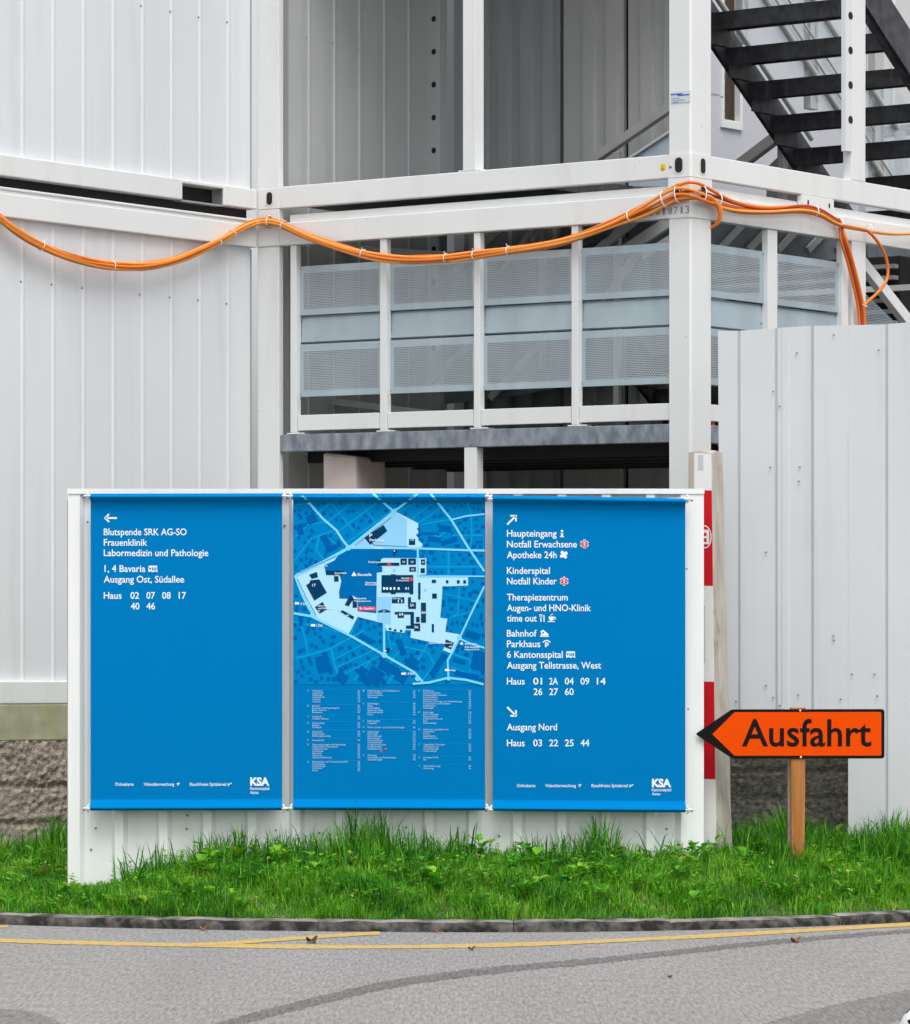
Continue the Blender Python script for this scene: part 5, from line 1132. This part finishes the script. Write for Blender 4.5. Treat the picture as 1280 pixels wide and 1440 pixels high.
bl_ = MB(); rB = .105; cB = Vector(P(1311, 1454, 12.55)); cB.z = rB + .002
bmx = bmesh.new(); bmesh.ops.create_icosphere(bmx, subdivisions=4, radius=rB)
ico = bmesh.new(); bmesh.ops.create_icosphere(ico, subdivisions=1, radius=1); dirs = [v.co.normalized() for v in ico.verts]; ico.free()
rotB = Matrix.Rotation(.5, 3, 'X') @ Matrix.Rotation(.35, 3, 'Y')
bmx.faces.ensure_lookup_table(); vs = [rotB @ v.co + cB for v in bmx.verts]; bmx.verts.index_update()
for f_ in bmx.faces: bl_.add([vs[v.index] for v in f_.verts], [(0, 1, 2)], True, 1 if max(d.dot(f_.calc_center_median().normalized()) for d in dirs) > .93 else 0)
bmx.free()
tag(obj('ball', bl_, [M['ballwhite'], M['signblack']]), 'white ball with black patches cut off by the lower right corner', 'ball')

# ------------------------------------------------------------------ grass and weeds
rng = np.random.default_rng(4)
def fbm(x, y):
    return (np.sin(x * 3.1 + 1.7 * np.sin(y * 2.3)) + np.sin(x * 7.3 + y * 4.1 + 2) * .6 + np.sin(x * 15.7 - y * 9 + 4) * .4) / 2
ykv = np.vectorize(yk); bankv = np.vectorize(bank)
def back_limit(x):
    lim = np.where((x > X0 - .02) & (x < X1 + .02), 21.02, 22.0); lim = np.where(x >= X1, 21.9, lim); lim = np.where(x < X0, 22.6, lim)
    return np.where(x > FX(1193), 21.62, lim)
def grow(N, hfun, wd, lean, name, mat_, tone, label=None, xr=(-2.75, 2.75), seed=1):
    r_ = np.random.default_rng(seed)
    x = r_.uniform(*xr, N); y0 = ykv(x) + .125; y1 = back_limit(x); u = r_.random(N) ** 1.15; y = y0 + (y1 - y0) * u
    z = bankv(x, y) - .012
    h = hfun(x, y, u, y1, r_); keep = h > .01; x, y, z, h = x[keep], y[keep], z[keep], h[keep]; n = len(x)
    ang = r_.uniform(0, 2 * np.pi, n); dx, dy = np.cos(ang), np.sin(ang); ln = h * r_.uniform(.1, lean, n)
    wv = wd * r_.uniform(.6, 1.3, n) * (.7 + h * 1.5); px_, py_ = -dy * wv, dx * wv
    tw = r_.uniform(-.6, .6, n)
    pts = np.zeros((n, 7, 3)); fr = [(0, 1), (.38, .85), (.74, .55)]
    for i, (f, wf) in enumerate(fr):
        cx_, cy_, cz_ = x + dx * ln * f ** 2, y + dy * ln * f ** 2, z + h * (f - .12 * f ** 3 * (ln / h))
        pts[:, 2 * i] = np.stack([cx_ - px_ * wf, cy_ - py_ * wf, cz_], 1); pts[:, 2 * i + 1] = np.stack([cx_ + px_ * wf, cy_ + py_ * wf, cz_], 1)
    pts[:, 6] = np.stack([x + dx * ln, y + dy * ln, z + h * (1 - .25 * ln / h)], 1)
    base = np.arange(n)[:, None] * 7
    quads = np.concatenate([base + [0, 1, 3, 2], base + [2, 3, 5, 4]]); tris = base + [4, 5, 6]
    me = bpy.data.meshes.new(name); me.vertices.add(n * 7); me.vertices.foreach_set('co', pts.reshape(-1).astype(np.float32))
    loops = np.concatenate([quads.reshape(-1), tris.reshape(-1)]); npoly = len(quads) + len(tris)
    me.loops.add(len(loops)); me.loops.foreach_set('vertex_index', loops.astype(np.int32))
    me.polygons.add(npoly); st = np.concatenate([np.arange(len(quads)) * 4, len(quads) * 4 + np.arange(len(tris)) * 3]); me.polygons.foreach_set('loop_start', st.astype(np.int32))
    tn = np.clip(tone(x, y, r_), 0, 1); at = me.attributes.new('tone', 'FLOAT', 'POINT')
    at.data.foreach_set('value', np.repeat(tn, 7).astype(np.float32)); me.update(); me.validate()
    me.materials.append(mat_); o = bpy.data.objects.new(name, me); C.objects.link(o); o['kind'] = 'stuff'; return o
def h_short(x, y, u, y1, r_):
    return (.065 + .06 * u + .045 * np.clip(fbm(x * 2.3, y * 3), -1, 1)) * r_.uniform(.55, 1.4, len(x)) * np.where((x > X0 - .05) & (x < -1.72) & (u > .45), .45, 1) * np.where((x > -1.72) & (x < 1.35), 1 - .5 * np.clip((u - .4) / .4, 0, 1), 1)
def h_tall(x, y, u, y1, r_):
    cl = np.clip(fbm(x * 2.1 + 3, y * .4) * .7 + .45, 0, 1)
    bump = np.exp(-((x + .52) / .17) ** 2) * 1.0 + np.exp(-((x + .95) / .25) ** 2) * .45 + np.exp(-((x - .75) / .10) ** 2) * .6 + np.exp(-((x - 2.3) / .3) ** 2) * .7 + np.exp(-((x + .1) / .2) ** 2) * .3 + np.exp(-((x + 2.22) / .12) ** 2) * 1.0 + np.exp(-((x - 1.80) / .13) ** 2) * 1.1
    edge = np.clip((u - np.where(x > 1.25, .3, .5)) / .35, 0, 1); sup = np.where((x > X0) & (x < -1.75), .12, np.where(x < X0 - .4, .45, 1.0))
    return np.where((edge > 0) & (r_.random(len(x)) < .35 + .65 * np.clip(bump + cl * .6, 0, 1)), (.09 + .10 * cl + .13 * bump) * edge * sup * r_.uniform(.5, 1.35, len(x)), 0)
tone1 = lambda x, y, r_: .48 + .26 * fbm(x * 2.2, y * 2.5) + r_.normal(0, .20, len(x))
tone2 = lambda x, y, r_: .34 + .16 * fbm(x * 2.7, y * 2.5) + r_.normal(0, .19, len(x))
g = grow(78000, h_short, .0032, .9, 'grass', M['grass'], tone1, seed=1); g['label'] = 'short green grass along the kerb'; g['category'] = 'grass'
g = grow(30000, h_tall, .0038, .75, 'tall_grass', M['grass'], tone2, seed=2); g['label'] = 'taller dark green grass tufts along the foot of the board and fence'; g['category'] = 'grass'
def h_long(x, y, u, y1, r_):
    cl = np.clip(fbm(x * 2.6 + 1, y) * .8 + .35, 0, 1) * np.where((x > X0 - .03) & (x < -1.78), 0, 1)
    return np.where((u > .55) & (r_.random(len(x)) < cl), r_.uniform(.12, .27, len(x)), 0)
g = grow(3800, h_long, .0052, .95, 'tall_grass', M['grass'], lambda x, y, r_: r_.normal(.22, .14, len(x)), seed=5); g['label'] = 'long dark leaning grass blades in front of the board and fence'; g['category'] = 'grass'
# broad-leaved weeds
r_ = np.random.default_rng(8); vv = []; ff = []; tn = []
for wk in range(1900):
    x = r_.uniform(-2.6, 2.6); y0 = yk(x) + .17; y1 = float(back_limit(np.array([x]))[0]) - .05; u = r_.beta(1.3, 1.6); y = y0 + (y1 - y0) * u
    if fbm(np.array([x * 2.3]), np.array([y * 3]))[0] < -.25: continue
    z = bank(x, y); nl = r_.integers(4, 10); sz = r_.uniform(.015, .03) * (1 + .4 * u) * (2.2 if wk % 7 == 0 else 1); tb = .58 + r_.normal(0, .17); hh = r_.uniform(.03, .09) * (1 + .6 * u)
    for k in range(nl):
        a = r_.uniform(0, 6.28); l_ = sz * r_.uniform(.7, 1.3); wv = l_ * r_.uniform(.22, .4); rise = r_.uniform(.2, 1.0)
        d = np.array([math.cos(a), math.sin(a), 0]); pz = np.array([-math.sin(a), math.cos(a), 0]); b0 = np.array([x, y, z + hh * r_.uniform(.3, 1)])
        q = [b0, b0 + d * l_ * .35 + pz * wv + np.array([0, 0, l_ * rise * .45]), b0 + d * l_ * .7 + pz * wv * .8 + np.array([0, 0, l_ * rise * .6]), b0 + d * l_ + np.array([0, 0, l_ * rise * .5]), b0 + d * l_ * .7 - pz * wv * .8 + np.array([0, 0, l_ * rise * .6]), b0 + d * l_ * .35 - pz * wv + np.array([0, 0, l_ * rise * .45])]
        mid = b0 + d * l_ * .5 + np.array([0, 0, l_ * rise * .42]); o_ = len(vv); vv += [tuple(p) for p in q] + [tuple(mid)]
        ff += [(o_ + i, o_ + (i + 1) % 6, o_ + 6) for i in range(6)]; tn += [min(1, max(0, tb + r_.normal(0, .08)))] * 7
me = bpy.data.meshes.new('weeds'); me.from_pydata(vv, [], ff); at = me.attributes.new('tone', 'FLOAT', 'POINT'); at.data.foreach_set('value', np.array(tn, dtype=np.float32)); me.materials.append(M['weed'])
o = bpy.data.objects.new('weeds', me); C.objects.link(o); o['kind'] = 'stuff'; o['label'] = 'broad leaved weeds and clover among the grass'; o['category'] = 'weeds'
